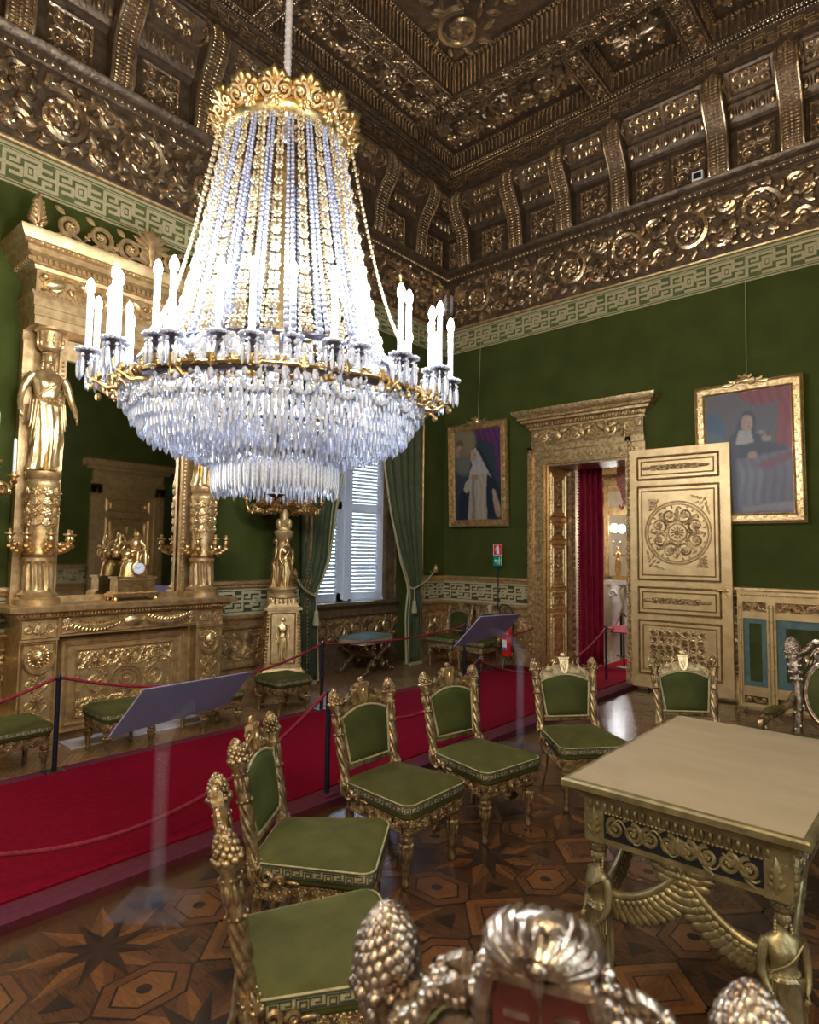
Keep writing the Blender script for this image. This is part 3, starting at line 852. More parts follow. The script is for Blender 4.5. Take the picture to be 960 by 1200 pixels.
def shutter(y0, y1, x, ang, nm='shutter'):
    e = mx((x, y1, 0)); a = ang
    R = np.eye(4); R[:2, :2] = [[cos(a), -sin(a)], [sin(a), cos(a)]]
    w = y1 - y0
    mb = MB(); mb.push(e @ R)
    t = .035
    mb.bx(-t, 0, -w, -w + .075, .93, 4.06); mb.bx(-t, 0, -.075, 0, .93, 4.06)
    for z0, z1 in ((.93, 1.04), (2.22, 2.33), (3.96, 4.06)): mb.bx(-t, 0, -w, 0, z0, z1)
    s = mb.build(nm, M['shutter'], wi, smooth=0)
    mb = MB(); mb.push(e @ R)
    for z0, z1 in ((1.05, 2.22), (2.34, 3.96)):
        for z in np.arange(z0, z1, .052):
            mb.add([(-.002, -w + .07, z), (-.002, -.07, z), (-.034, -.07, z + .037), (-.034, -w + .07, z + .037), (-.008, -w + .07, z - .004), (-.008, -.07, z - .004), (-.040, -.07, z + .033), (-.040, -w + .07, z + .033)],
                   [(0, 1, 2, 3), (7, 6, 5, 4), (0, 4, 5, 1), (3, 2, 6, 7), (0, 3, 7, 4), (1, 5, 6, 2)])
    mb.build('louvre_slats', M['shutter'], s, smooth=0)
shutter(-2.35, -1.80, -.43, 0.0)
shutter(-1.60, -.99, -.43, -.16)
mb = MB(); mb.bx(-.555, -.548, -2.4, -.94, .93, 4.1); mb.build('window_pane', M['glass'], wi, smooth=0)

# curtains tied back to each side of the window bay
def curtain(name, label, prof, outer, tie, hold, sgn):
    t = thing(name, label, 'curtain', (.07, outer, 0), 0, 'green window curtains')
    mb = MB(); nu, nz = 46, 40
    zs = np.linspace(.03, 4.1, nz); V = []
    zz = [p[0] for p in prof]; yi = [p[1] for p in prof]
    for z in zs:
        a = np.interp(z, zz, yi) - outer
        for i in range(nu):
            s = i / (nu - 1)
            amp = .035 * (.45 if abs(z - tie) < .12 else 1)
            V.append((amp * sin(s * 34 + .6 * sin(z * 2)) + .015 * sin(s * 9 + z), a * s, z))
    F = [(j * nu + i, j * nu + i + 1, (j + 1) * nu + i + 1, (j + 1) * nu + i) for j in range(nz - 1) for i in range(nu - 1)]
    mb.add(V, F); V = np.array(V)
    o = mb.build('curtain_cloth', M['curtain_green'], t, smooth=80)
    sm = o.modifiers.new('thick', 'SOLIDIFY'); sm.thickness = .008
    mb = MB()
    for k in (1, 4):
        e = np.array([V[j * nu + nu - k] for j in range(nz)]); e[:, 0] += .018
        mb.tube(e, .016 if k == 1 else .008, 6)
    mb.build('gilt_braid', M['band_tan'], t)
    mb = MB()
    a = np.interp(tie, zz, yi) - outer
    mb.tube([(.05, hold - outer, tie + .24), (.07, (hold - outer) * .5 + a * .3, tie + .08), (.07, a * .8, tie - .02), (.03, a * 1.02, tie), (.0, a * .9, tie + .02)], .014, 6)
    mb.tube([(.07, a * .8, tie), (.08, a * .8, tie - .2)], .008, 6)
    mb.lathe([(.012, 0), (.03, -.03), (.028, -.06), (.04, -.13), (.045, -.19), (.01, -.195)], 10, (.08, a * .8, tie - .18))
    mb.build('tie_cord', M['band_tan'], t)
    mb = MB()
    mb.tube([(-.05, hold - outer, tie + .22), (.06, hold - outer, tie + .22)], .016, 8)
    pinecone(mb, (.06, hold - outer, tie + .21), .035, .12, 24)
    mb.build('curtain_holdback', M['gold'], t)
    mb = MB(); mb.bx(-.05, .06, min(0, a), max(0, a), 0, .04)
    mb.build('hem_block', M['band_tan'], t, smooth=0)
curtain('window_curtain', 'green velvet window curtain tied back beside the corner of the room', [(0, -.99), (.7, -.99), (1.12, -.93), (1.5, -1.12), (2.2, -1.36), (3.1, -1.56), (4.1, -1.68)], -.66, 1.12, -.36, 1)
curtain('window_curtain', 'green velvet window curtain tied back behind the standing candelabrum', [(0, -2.64), (.7, -2.66), (1.08, -2.68), (1.5, -2.48), (2.1, -2.40), (3.1, -2.20), (4.1, -1.95)], -2.93, 1.08, -3.06, -1)

# ------------------------------------------------------------------ door 1 (right wall)
do = struct('door_1')
def jamb(x0, x1, nm):
    mb = MB(); mb.push(RW)
    w = x1 - x0
    mb.bx(x0, x1, 0, 2.88, 0, .05); mb.bx(x0, x0 + w * .3, 0, 3.13, .05, .09); mb.bx(x1 - .03, x1, 0, 2.88, .05, .07)
    mb.bx(x0 - .01, x1 + .01, 0, .25, 0, .10)
    egg_row(mb, (x0 + .035, .27, .09), (x0 + .035, 3.1, .09), .062, .022, .02, .018)
    beads(mb, (x1 - .035, .27, .06), (x1 - .035, 2.86, .06), .04, .013)
    for i in range(24):
        acanthus(mb, x0 + w * .60, .29 + i * .108, pi / 2, .105, .085, .016, 3, .052)
    mb.build(nm, M['gold_frame'], do)
jamb(1.56, 1.80, 'door_jamb'); jamb(2.98, 3.22, 'door_jamb')
mb = MB(); mb.push(RW)
mb.bx(1.56, 3.22, 2.88, 3.13, 0, .05); mb.bx(1.56, 3.22, 3.06, 3.13, .05, .09)
for i in range(15):
    acanthus(mb, 1.72 + i * .092, 2.965, 0, .09, .1, .016, 3, .052)
beads(mb, (1.8, 2.9, .06), (2.98, 2.9, .06), .04, .013)
mb.build('door_lintel', M['gold_frame'], do)
mb = MB(); mb.push(RW)
mb.bx(1.60, 3.20, 3.13, 3.38, 0, .05)
mb.build('door_frieze', M['gold_pale_carve'], do, smooth=0)
mb = MB(); mb.push(RW @ mx((0, 0, .05)))
rinceau(mb, 1.66, 3.14, 3.15, 3.36, 6, .03)
for x in (2.05, 2.40, 2.75):
    mb.ell((x, 3.26, .07), (.045, .075, .03), .4); mb.ell((x, 3.345, .08), (.025, .028, .025))
    for s in (-1, 1): leaf(mb, x, 3.28, pi / 2 + s * 1.2, .17, .06, .03, .05)
mb.build('door_frieze_scrolls', M['gold_pale'], do)
mb = MB()
prof = [(.05, 3.37), (.07, 3.375), (.075, 3.40), (.10, 3.41), (.10, 3.45), (.16, 3.47), (.165, 3.50), (.20, 3.51), (.20, 3.545), (.225, 3.55), (.26, 3.60), (.265, 3.63), (.0, 3.64)]
A = lambda p: (1.60 - (p[0] - .05), -p[0], p[1]); B = lambda p: (3.20 + (p[0] - .05), -p[0], p[1])
mb.sweep(prof, A, B, False)
mb.sweep(prof, lambda p: (1.60 - (p[0] - .05), 0, p[1]), A, False); mb.sweep(prof, B, lambda p: (3.20 + (p[0] - .05), 0, p[1]), False)
mb.push(RW)
for i in range(38): mb.bx(1.57 + i * .0435, 1.595 + i * .0435, 3.412, 3.45, .10, .135)
beads(mb, (1.48, 3.53, .205), (3.32, 3.53, .205), .035, .012)
mb.build('door_cornice', M['gold_frame'], do, smooth=30)
# open leaf folded back against the wall
hU = np.array((1.13, .045, 0)); LWD = np.linalg.norm(hU); hU /= LWD
mb = MB(); mb.push(mx((3.08, -.185, .04), hU, (0, 0, 1)))
LH = 2.88
mb.bx(0, LWD, 0, LH, -.06, 0)
lf = mb.build('door_leaf', M['gold_pale'], do, smooth=0)
TL = mx((3.08, -.185, .04), hU, (0, 0, 1))
panels = [(.08, .93, .865, .965), (.08, .93, .40, .84), (.08, .93, .30, .41 - .02), (.08, .93, .055, .285)]
panels = [(.07, .90, LH * .868, LH * .968), (.07, .90, LH * .445, LH * .842), (.07, .90, LH * .305, LH * .418), (.07, .90, LH * .055, LH * .28)]
mb = MB(); mb.push(TL)
for a, b, v0, v1 in panels:
    u0, u1 = a * LWD, b * LWD
    rect_frame(mb, u0, u1, v0, v1, .022, .016)
    rect_frame(mb, u0 + .05, u1 - .05, v0 + .055, v1 - .055, .016, .012)
    for (p, q) in (((u0, v0), (u1, v0)), ((u0, v1), (u1, v1)), ((u0, v0), (u0, v1)), ((u1, v0), (u1, v1))):
        beads(mb, (*p, .004), (*q, .004), .03, .011)
uc, vc, R = .485 * LWD, (panels[1][2] + panels[1][3]) / 2, .355
t = np.linspace(0, 2 * pi, 65)
for r in (R + .018, R - .012, .105): mb.tube(np.stack([uc + r * np.cos(t), vc + r * np.sin(t), np.full(65, .004)], 1), .010, 6, False)
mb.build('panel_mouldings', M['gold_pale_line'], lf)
mb = MB(); mb.push(TL)
for i in range(8):
    a = pi / 8 + i * pi / 4
    cx, cy = uc + .225 * cos(a), vc + .225 * sin(a)
    spiral(mb, cx, cy, .095, 1.6, a + (2.2 if i % 2 else -2.2), 1 if i % 2 else -1, .015)
    flower(mb, cx, cy, .045, .016, 6)
    for q in range(8):
        b = a + q * pi / 4
        leaf(mb, cx + .085 * cos(b), cy + .085 * sin(b), b + .7, .055, .026, .013)
    b = a + pi / 8
    acanthus(mb, uc + .11 * cos(b), vc + .11 * sin(b), b, .21, .09, .014, 4)
for r, n in ((.035, 8), (.075, 12)):
    for i in range(n): leaf(mb, uc + r * .5 * cos(2 * pi * i / n), vc + r * .5 * sin(2 * pi * i / n), 2 * pi * i / n, r * .6, .025, .014)
mb.ell((uc, vc, .01), (.025, .025, .02))
for su in (-1, 1):
    for sv in (-1, 1):
        cx, cy = uc + su * .345, vc + sv * .415
        for q in range(4):
            for k in range(4 - q):
                acanthus(mb, cx - su * .04 * q - su * .01, cy - sv * .048 * k, math.atan2(-sv, -su) + .4 * (k - q), .07, .045, .011, 3)
for v0, v1 in ((panels[0][2], panels[0][3]), (panels[2][2], panels[2][3])):
    vm = (v0 + v1) / 2
    rinceau(mb, .25, .80, vm - .035, vm + .035, 7, .012)
    for s in (-1, 1): leaf(mb, .525 + s * .40, vm, pi if s > 0 else 0, .14, .045, .014)
arabesque(mb, .22, .84, panels[3][2] + .13, panels[3][3] - .10, .02, 7, 5)
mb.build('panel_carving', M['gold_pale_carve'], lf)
mb = MB(); mb.push(TL)
mb.bx(LWD - .075, LWD - .035, 1.10, 1.27, 0, .012)
mb.tube([(LWD - .055, 1.20, .01), (LWD - .055, 1.20, .06), (LWD - .075, 1.20, .075), (LWD - .17, 1.205, .07)], [.012, .011, .012, .014], 8)
mb.ell((LWD - .18, 1.205, .07), (.02, .016, .016)); mb.ell((LWD - .055, 1.14, .014), (.009, .014, .006))
mb.build('door_handle', M['ormolu'], lf)
# carved panelling lining the left of the opening (thick wall)
TJ = mx((1.80, .0, 0), (0, 1, 0), (0, 0, 1))
mb = MB(); mb.push(TJ); mb.bx(.02, .56, 0, 2.88, 0, .035)
jl = mb.build('reveal_panelling', M['gold_hi'], do, smooth=0)
mb = MB(); mb.push(TJ)
for v0, v1, k in ((2.15, 2.78, 0), (1.82, 2.10, 1), (1.15, 1.78, 0), (.85, 1.10, 1), (.12, .80, 0)):
    rect_frame(mb, .06, .52, v0, v1, .03, .02, .035)
    rect_frame(mb, .13, .45, v0 + .06, v1 - .06, .02, .012, .035)
    for (p, q) in (((.06, v0), (.06, v1)), ((.52, v0), (.52, v1))): beads(mb, (*p, .045), (*q, .045), .05, .016)
mb.build('reveal_mouldings', M['gold_hi'], jl)
mb = MB(); mb.push(TJ)
for v0, v1 in ((2.25, 2.68), (1.27, 1.66), (.24, .68)):
    mb.push(mx((0, 0, .035))); arabesque(mb, .17, .41, v0, v1, .018, 2, 3); mb.pop()
for vm in (1.96, .975):
    mb.push(mx((0, 0, .035))); rinceau(mb, .17, .41, vm - .06, vm + .06, 2, .014); mb.pop()
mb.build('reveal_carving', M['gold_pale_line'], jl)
mb = MB(); mb.bx(DX0, DX1, 0, .58, DZ - .03, DZ); mb.bx(DX1 - .03, DX1, 0, .58, 0, DZ)
mb.bx(1.70, 1.90, .58, .70, 0, 3.0); mb.push(RW @ mx((0, 0, -.5)))
mb.pop()
for i in range(28): mb.ell((1.90, .64, .1 + i * .1), (.03, .04, .045), 0, 6, 4)
mb.build('reveal_soffit', M['gold_pale_carve'], do, smooth=0)

# ------------------------------------------------------------------ paintings (vertex painted canvases in carved frames)
def canvas_mesh(name, w, h, paint, parent, T):
    nx, ny = 90, 134
    S, Tt = np.meshgrid(np.linspace(0, 1, nx), np.linspace(0, 1, ny))
    img = paint(S, Tt) * np.array((.48, .43, .36))
    mb = MB(); mb.push(T)
    V = np.stack([(S.ravel() - .5) * w, Tt.ravel() * h, np.zeros(nx * ny)], 1)
    F = [(j * nx + i, j * nx + i + 1, (j + 1) * nx + i + 1, (j + 1) * nx + i) for j in range(ny - 1) for i in range(nx - 1)]
    mb.add(V, F)
    m = bpy.data.materials.new(name + ' oil paint'); m.use_nodes = True; nt = m.node_tree
    b = nt.nodes['Principled BSDF']; b.inputs['Roughness'].default_value = .45
    a = nd(nt, 'ShaderNodeVertexColor'); a.layer_name = 'paint'
    nt.links.new(a.outputs['Color'], b.inputs['Base Color'])
    n = nd(nt, 'ShaderNodeTexNoise'); n.inputs['Scale'].default_value = 60
    k = nd(nt, 'ShaderNodeBump'); k.inputs['Strength'].default_value = .2; k.inputs['Distance'].default_value = .003
    nt.links.new(n.outputs['Fac'], k.inputs['Height']); nt.links.new(k.outputs['Normal'], b.inputs['Normal'])
    o = mb.build(name, m, parent, smooth=80)
    at = o.data.color_attributes.new('paint', 'FLOAT_COLOR', 'POINT')
    at.data.foreach_set('color', np.concatenate([img.reshape(-1, 3), np.ones((nx * ny, 1))], 1).ravel())
    return o
def blur(m, n):
    for _ in range(n):
        p = np.pad(m, 1, mode='edge')
        m = (p[:-2, 1:-1] + p[2:, 1:-1] + p[1:-1, :-2] + p[1:-1, 2:] + 2 * m) / 6
    return m
def inpoly(S, T, P):
    r = np.zeros(S.shape, bool); n = len(P)
    for i in range(n):
        (x0, y0), (x1, y1) = P[i], P[(i + 1) % n]
        c = ((y0 > T) != (y1 > T)) & (S < (x1 - x0) * (T - y0) / (y1 - y0 + 1e-9) + x0)
        r ^= c
    return r.astype(float)
class Paint:
    def __init__(s, S, T, bg):
        s.S, s.T = S, T; s.I = np.ones((*S.shape, 3)) * np.array(bg)
        rg = np.random.RandomState(3); s.tex = blur(rg.rand(*S.shape), 3); s.I *= (.75 + .5 * blur(rg.rand(*S.shape), 12))[..., None]
    def lay(s, m, c, soft=1, fold=0.):
        m = blur(m, soft)[..., None]
        k = (.8 + .4 * s.tex)[..., None]
        if fold: k = k * (1 + fold * np.sin(s.S * 60 + s.T * 9 + 2 * np.sin(s.T * 14)))[..., None]
        s.I = s.I * (1 - m) + m * np.array(c) * k
    def poly(s, P, c, soft=1, fold=0.): s.lay(inpoly(s.S, s.T, P), c, soft, fold)
    def ell(s, cx, cy, rx, ry, c, soft=1): s.lay((((s.S - cx) / rx) ** 2 + ((s.T - cy) / ry) ** 2 < 1).astype(float), c, soft)
def face(p, x, y, sx, sy, d):
    p.ell(x, y, sx, sy, (.62, .42, .33), 1); p.ell(x - d * sx * .4, y + sy * .1, sx * .5, sy * .8, (.72, .52, .42), 2)
    for e in (-.55, .15): p.ell(x - d * sx * (e * -1) * -1, y + sy * .15, sx * .18, sy * .10, (.18, .10, .08), 0)
    p.ell(x - d * sx * .35, y - sy * .45, sx * .28, sy * .09, (.45, .17, .15), 0); p.ell(x - d * sx * .38, y - sy * .1, sx * .1, sy * .22, (.52, .33, .25), 1)
def paint_one(S, T):
    p = Paint(S, T, (.055, .085, .12))
    p.ell(.18, .88, .30, .20, (.34, .32, .20), 14); p.ell(.22, .62, .2, .12, (.22, .25, .22), 12)
    p.poly([(.42, 1.01), (.50, .90), (.70, .86), (.86, .80), (.90, .5), (1.01, .35), (1.01, 1.01)], (.16, .05, .19), 2, .25)
    p.ell(.13, .845, .085, .055, (.22, .11, .06), 2); p.ell(.12, .80, .07, .04, (.55, .47, .42), 2); p.ell(.19, .765, .08, .035, (.42, .22, .14), 2); p.ell(.06, .74, .06, .03, (.5, .4, .34), 2)
    p.poly([(.38, .74), (.44, .80), (.56, .79), (.66, .70), (.78, .55), (.98, .28), (1.0, .0), (.05, .0), (.12, .3), (.24, .42), (.34, .55)], (.022, .035, .075), 2)
    p.poly([(.36, .68), (.38, .76), (.46, .80), (.54, .74), (.64, .62), (.78, .47), (.80, .45), (.62, .55), (.5, .60), (.4, .6)], (.66, .66, .72), 1, .06)
    p.poly([(.33, .52), (.40, .61), (.52, .62), (.68, .54), (.74, .52), (.66, .49), (.36, .49)], (.70, .68, .70), 1, .05)
    p.poly([(.32, .50), (.70, .50), (.68, .3), (.69, 0), (.28, 0), (.33, .3)], (.62, .56, .50), 1, .10)
    p.poly([(.39, .44), (.43, .44), (.45, 0), (.38, 0)], (.34, .26, .24), 2)
    p.poly([(.20, .34), (.24, .42), (.34, .47), (.40, .44), (.34, .34), (.26, .30)], (.66, .60, .54), 1)
    p.poly([(.80, .34), (.86, .32), (.97, .12), (.96, .06), (.86, .07), (.82, .2)], (.62, .50, .42), 1, .08)
    p.ell(.44, .470, .075, .028, (.50, .32, .25), 1); p.ell(.92, .06, .05, .035, (.52, .35, .28), 1)
    face(p, .43, .705, .062, .055, 1)
    return p.I
def paint_two(S, T):
    p = Paint(S, T, (.15, .13, .15))
    p.poly([(-.01, .62), (.24, .62), (.24, .74), (.18, .82), (.05, .85), (-.01, .85)], (.06, .13, .26), 3); p.poly([(-.01, .60), (.24, .60), (.22, .66), (.1, .70), (-.01, .67)], (.10, .17, .22), 3)
    p.poly([(.38, 1.01), (.44, .93), (.60, .87), (.80, .88), (.95, .9), (.99, .55), (1.01, .5), (1.01, 1.01)], (.30, .045, .055), 2, .25)
    p.poly([(.86, .92), (.97, .92), (.99, .5), (.80, .56), (.84, .7)], (.34, .03, .04), 2, .2)
    p.poly([(.34, .62), (.40, .76), (.46, .83), (.56, .83), (.60, .76), (.60, .66), (.68, .58), (.90, .54), (.95, .48), (.7, .42), (.34, .42)], (.030, .035, .06), 2)
    p.poly([(.30, .64), (.36, .66), (.42, .44), (.40, 0), (.26, 0)], (.035, .04, .07), 2)
    p.poly([(.36, .45), (.62, .47), (1.01, .50), (1.01, 0), (.36, 0)], (.20, .19, .28), 3, .18)
    p.poly([(.60, .40), (1.01, .50), (1.01, .44), (.66, .34)], (.26, .07, .12), 3)
    p.poly([(.4, .38), (.66, .36), (.62, .1), (.42, .05)], (.25, .26, .36), 5, .2); p.poly([(.42, .06), (1., .10), (1., .03), (.42, .02)], (.40, .36, .44), 2)
    p.poly([(.36, .57), (.40, .68), (.54, .68), (.57, .58), (.46, .565)], (.60, .58, .58), 1, .04)
    p.ell(.495, .735, .066, .068, (.45, .42, .42), 1)
    face(p, .505, .737, .056, .058, -1)
    p.ell(.55, .475, .055, .03, (.50, .34, .30), 1); p.ell(.71, .60, .05, .028, (.52, .38, .32), 1)
    p.poly([(.60, .655), (.66, .64), (.72, .62), (.66, .665)], (.45, .36, .34), 1); p.poly([(.70, .60), (.76, .70), (.80, .73), (.74, .62)], (.10, .09, .10), 1)
    return p.I
def painting(label, cx, z0, w, h, paint, wire_top):
    t = thing('framed_painting', label, 'painting', (cx, 0, z0), 0)
    tilt = .035
    T = mx((0, -.07, 0), (1, 0, 0), (0, -sin(tilt), cos(tilt)))
    fw = .115
    mb = MB(); mb.push(T)
    P = [(-w / 2, w / 2, 0, fw), (-w / 2, w / 2, h - fw, h), (-w / 2, -w / 2 + fw, fw, h - fw), (w / 2 - fw, w / 2, fw, h - fw)]
    for a, b, c, d in P: mb.bx(a, b, c, d, -.03, .012)
    rect_frame(mb, -w / 2, w / 2, 0, h, .035, .035, .01); rect_frame(mb, -w / 2 + fw - .028, w / 2 - fw + .028, fw - .028, h - fw + .028, .028, .02, .01)
    f = mb.build('picture_frame', M['gold_hi'], t, smooth=30)
    mb = MB(); mb.push(T)
    for i in range(int(h / .05)):
        for x in (-w / 2 + .058, w / 2 - .058):
            acanthus(mb, x, .05 + i * .05 * .95, pi / 2 + (.6 if i % 2 else -.6), .06, .05, .014, 3, .016)
    for i in range(int((w - .2) / .05)):
        for y in (.058, h - .058):
            acanthus(mb, -w / 2 + .13 + i * .05, y, .6 if i % 2 else -.6, .06, .05, .014, 3, .016)
    mb.bx(-w / 2 + .05, -w / 2 + .066, .05, h - .05, 0, .018); mb.bx(w / 2 - .066, w / 2 - .05, .05, h - .05, 0, .018); mb.bx(-w / 2 + .066, w / 2 - .066, .05, .066, 0, .018); mb.bx(-w / 2 + .066, w / 2 - .066, h - .066, h - .03, 0, .018); mb.bx(-.16, .16, h - .05, h + .02, .016, .03)
    for s in (-1, 1):
        spiral(mb, s * .07, h + .005, .06, 1.4, pi / 2, s, .016, z=.03); leaf(mb, s * .10, h - .02, 0 if s > 0 else pi, .16, .05, .02, .03)
        acanthus(mb, s * .12, h - .01, pi / 2 + s * -.9, .08, .05, .016, 3, .03)
    mb.ell((0, h + .01, .04), (.06, .045, .025)); acanthus(mb, 0, h + .02, pi / 2, .07, .07, .02, 4, .03)
    mb.build('frame_carving', M['gold_hi'], f)
    canvas_mesh('canvas', w - 2 * fw + .03, h - 2 * fw + .03, paint, t, T @ mx((0, fw - .015, .004)))
    mb = MB(); mb.tube([(0, -.09, h - .02), (0, -.02, wire_top - z0)], .0035, 5)
    mb.build('hanging_wire', M['band_tan'], t)
painting('gilt framed painting of a woman in white habit and dark cloak left of the doorway', .705, 2.02, 1.07, 1.58, paint_one, 5.15)
painting('gilt framed painting of a woman in black veil under red drapery, behind the open door', 4.39, 1.99, 1.10, 1.60, paint_two, 5.15)

# light switch, framed wall screen
mb = MB(); mb.push(RW); mb.bx(1.445, 1.50, 1.0, 1.16, .04, .055); mb.bx(1.462, 1.484, 1.06, 1.12, .055, .06); mb.bx(1.468, 1.478, 1.025, 1.035, .055, .058)
tag(mb.build('light_switch', M['band_tan'], None, smooth=0), 'narrow buff light switch plate on the key band beside the doorway', 'switch')
sc = thing('panelled_screen', 'gilt framed screen with blue bordered green panels standing against the wall behind the armchair', 'screen', (4.3, -.16, 0), 0)
mb = MB(); mb.push(RW)
mb.bx(-.03, 2.0, .95, 1.02, 0, .04); mb.bx(-.03, 2.0, 1.13, 1.24, -.02, .04); mb.bx(-.03, 2.0, .12, .20, 0, .04); mb.bx(-.03, 2.0, .0, .04, 0, .04); mb.bx(-.03, 2.0, .20, .22, .01, .03)
beads(mb, (0, 1.20, .045), (2.0, 1.20, .045), .03, .012); 
mb.build('screen_rails', M['gold_pale'], sc, smooth=0)
mb = MB(); mb.push(RW)
rinceau(mb, .0, .26, 1.03, 1.12, 2, .016); rinceau(mb, .36, .95, 1.03, 1.12, 5, .016); rinceau(mb, 1.05, 1.95, 1.03, 1.12, 7, .016)
rinceau(mb, .02, .24, .05, .11, 3, .012); rinceau(mb, .38, .95, .05, .11, 6, .012)
mb.bx(-.0, 2.0, 1.02, 1.13, -.02, .0)
mb.build('screen_carving', M['gold_pale_line'], sc)
for k, (x0, x1) in enumerate(((-.03, .025), (.255, .345), (.95, 1.04), (1.93, 2.0))):
    mb = MB(); mb.push(RW); mb.bx(x0, x1, 0, 1.13, 0, .045)
    xm = (x0 + x1) / 2
    mb.tube([(xm, .02, .05), (xm, 1.1, .05)], (x1 - x0) * .28, 8)
    for z in (.15, .42, .68, .93, 1.07): mb.ell((xm, z, .052), ((x1 - x0) * .42, .012, .03), 0, 8, 5)
    mb.build('screen_stile', M['gold_pale'], sc)
for x0, x1 in ((.025, .255), (.345, .95), (1.04, 1.93)):
    mb = MB(); mb.push(RW); mb.bx(x0, x1, .22, .95, .005, .015)
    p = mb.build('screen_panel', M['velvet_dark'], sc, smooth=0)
    mb = MB(); mb.push(RW); b = .055 if x1 - x0 < .3 else .085
    for a, c, d, e in ((x0, x1, .22, .22 + b), (x0, x1, .95 - b, .95), (x0, x0 + b, .22 + b, .95 - b), (x1 - b, x1, .22 + b, .95 - b)): mb.bx(a, c, d, e, .015, .019)
    mb.build('panel_border', M['blue_braid'], p, smooth=0)

# ------------------------------------------------------------------ room seen through the doorway
bk = struct('wall_next_room')
mb = MB(); mb.bx(-.5, 6.5, 6.2, 6.4, 0, 5); mb.bx(-.6, -.4, .58, 6.4, 0, 5); mb.bx(6.4, 6.6, .58, 6.4, 0, 5)
mb.build('wall_face', M['plaster'], bk, smooth=0)
mb = MB(); mb.bx(-.6, 6.6, .58, 6.4, 4.6, 4.8); mb.build('ceiling_next_room', M['plaster'], bk, smooth=0)
mb = MB()
T2 = mx((0, 6.2, 0), (1, 0, 0), (0, 0, 1)); mb.push(T2)
for z0, z1, d in ((2.55, 2.75, .10), (3.1, 3.2, .14), (3.5, 3.62, .2), (4.2, 4.4, .25)): mb.bx(-.4, 5, z0, z1, 0, d)
rinceau(mb, -.3, 4.5, 2.8, 3.05, 16, .04); rinceau(mb, -.3, 4.5, 3.22, 3.48, 16, .04); rinceau(mb, -.3, 4.5, 3.65, 4.15, 10, .05)
mb.build('gilt_cornice', M['gold'], bk)
# ------------------------------------------------------------------ fireplace
FY = -5.13
fp = thing('fireplace', 'carved gilt fireplace with closed chimney board below the tall mirror', 'fireplace', (0, FY, 0))
mb = MB()
mb.bx(0, .40, -.93, -.64, 0, 1.06); mb.bx(0, .40, .64, .93, 0, 1.06); mb.bx(0, .40, -.64, .64, .87, 1.06); mb.bx(0, .28, -.64, .64, 0, .87)
mb.bx(0, .44, -.96, -.61, 0, .14); mb.bx(0, .44, .61, .96, 0, .14)
mb.build('surround', M['gold'], fp, smooth=0)
mb = MB()
P = [(.40, 1.03), (.42, 1.035), (.42, 1.05), (.45, 1.065), (.47, 1.085), (.505, 1.09), (.51, 1.13), (.49, 1.14), (.0, 1.14)]
for s in (-1, 1):
    mb.sweep(P, lambda p: (p[0], s * (.93 + (p[0] - .40)), p[1]), lambda p: (0, s * (.93 + (p[0] - .40)), p[1]), False)
mb.sweep(P, lambda p: (p[0], -(.93 + p[0] - .40), p[1]), lambda p: (p[0], .93 + p[0] - .40, p[1]), False)
mb.bx(0, .50, -1.03, 1.03, 1.10, 1.138)
beads(mb, (.455, -.98, 1.06), (.455, .98, 1.06), .03, .012)
mb.build('mantel_shelf', M['gold'], fp, smooth=30)
FT = mx((.40, 0, 0), (0, 1, 0), (0, 0, 1))
for s in (-1, 1):
    mb = MB(); mb.push(FT @ mx((s * .785, 0, 0)))
    rect_frame(mb, -.135, .135, .17, .84, .025, .018); rect_frame(mb, -.145, .145, .86, 1.03, .018, .014)
    # lion mask in a ring, drop of scrolls, fan above
    mb.ell((0, .72, .02), (.06, .068, .045)); mb.ell((0, .705, .06), (.016, .022, .018)); mb.ell((0, .68, .05), (.028, .012, .014))
    for e in (-1, 1): mb.ell((e * .024, .735, .05), (.011, .008, .01)); mb.ell((e * .024, .752, .05), (.016, .006, .01))
    for i in range(18): leaf(mb, .058 * cos(i * .349), .72 + .062 * sin(i * .349), i * .349, .035, .02, .018)
    t = np.linspace(pi * .85, pi * 2.15, 20); mb.tube(np.stack([.10 * np.cos(t), .70 + .11 * np.sin(t), np.full(20, .01)], 1), .022, 6)
    for k in range(2):
        for e in (-1, 1):
            spiral(mb, e * .055, .50 - k * .17, .05, 1.5, pi / 2, e, .014); acanthus(mb, e * .02, .42 - k * .17, pi / 2 - e * .8, .10, .06, .016, 3)
    for k in range(3): acanthus(mb, 0, .20 + k * .13, pi / 2, .13, .08, .02, 4)
    acanthus(mb, 0, .88, pi / 2, .12, .12, .02, 5)
    for e in (-1, 1): spiral(mb, e * .085, .94, .045, 1.4, pi / 2, e, .012)
    mb.build('pilaster_carving', M['gold_hi'], fp)
    mb = MB(); mb.push(FT @ mx((s * .785, 0, 0)))
    mb.tube([(-.10 * s * 0, .16, 0), (0, .162, 0)], .01, 5); mb.bx(-.15, .15, .845, .862, 0, .016)
    mb.build('pilaster_fillet', M['gold'], fp)
mb = MB(); mb.push(FT)
mb.ell((0, .965, .01), (.10, .05, .03)); rect_frame(mb, -.62, .62, .885, 1.03, .014, .012)
for s in (-1, 1):
    t = np.linspace(0, 1, 16)
    mb.tube(np.stack([s * (.10 + .44 * t), .985 - .05 * np.sin(pi * t), np.full(16, .01)], 1), .016 + .014 * np.sin(pi * t), 6)
    for i in range(14):
        tt = (i + .5) / 14
        for e in (-1, 1): leaf(mb, s * (.10 + .44 * tt), .985 - .05 * sin(pi * tt), (0 if s > 0 else pi) + e * .9, .06, .025, .02, .01)
    acanthus(mb, s * .58, .96, pi / 2, .07, .08, .02, 4); flower(mb, s * .57, .95, .05, .02)
mb.build('garland', M['gold_hi'], fp)
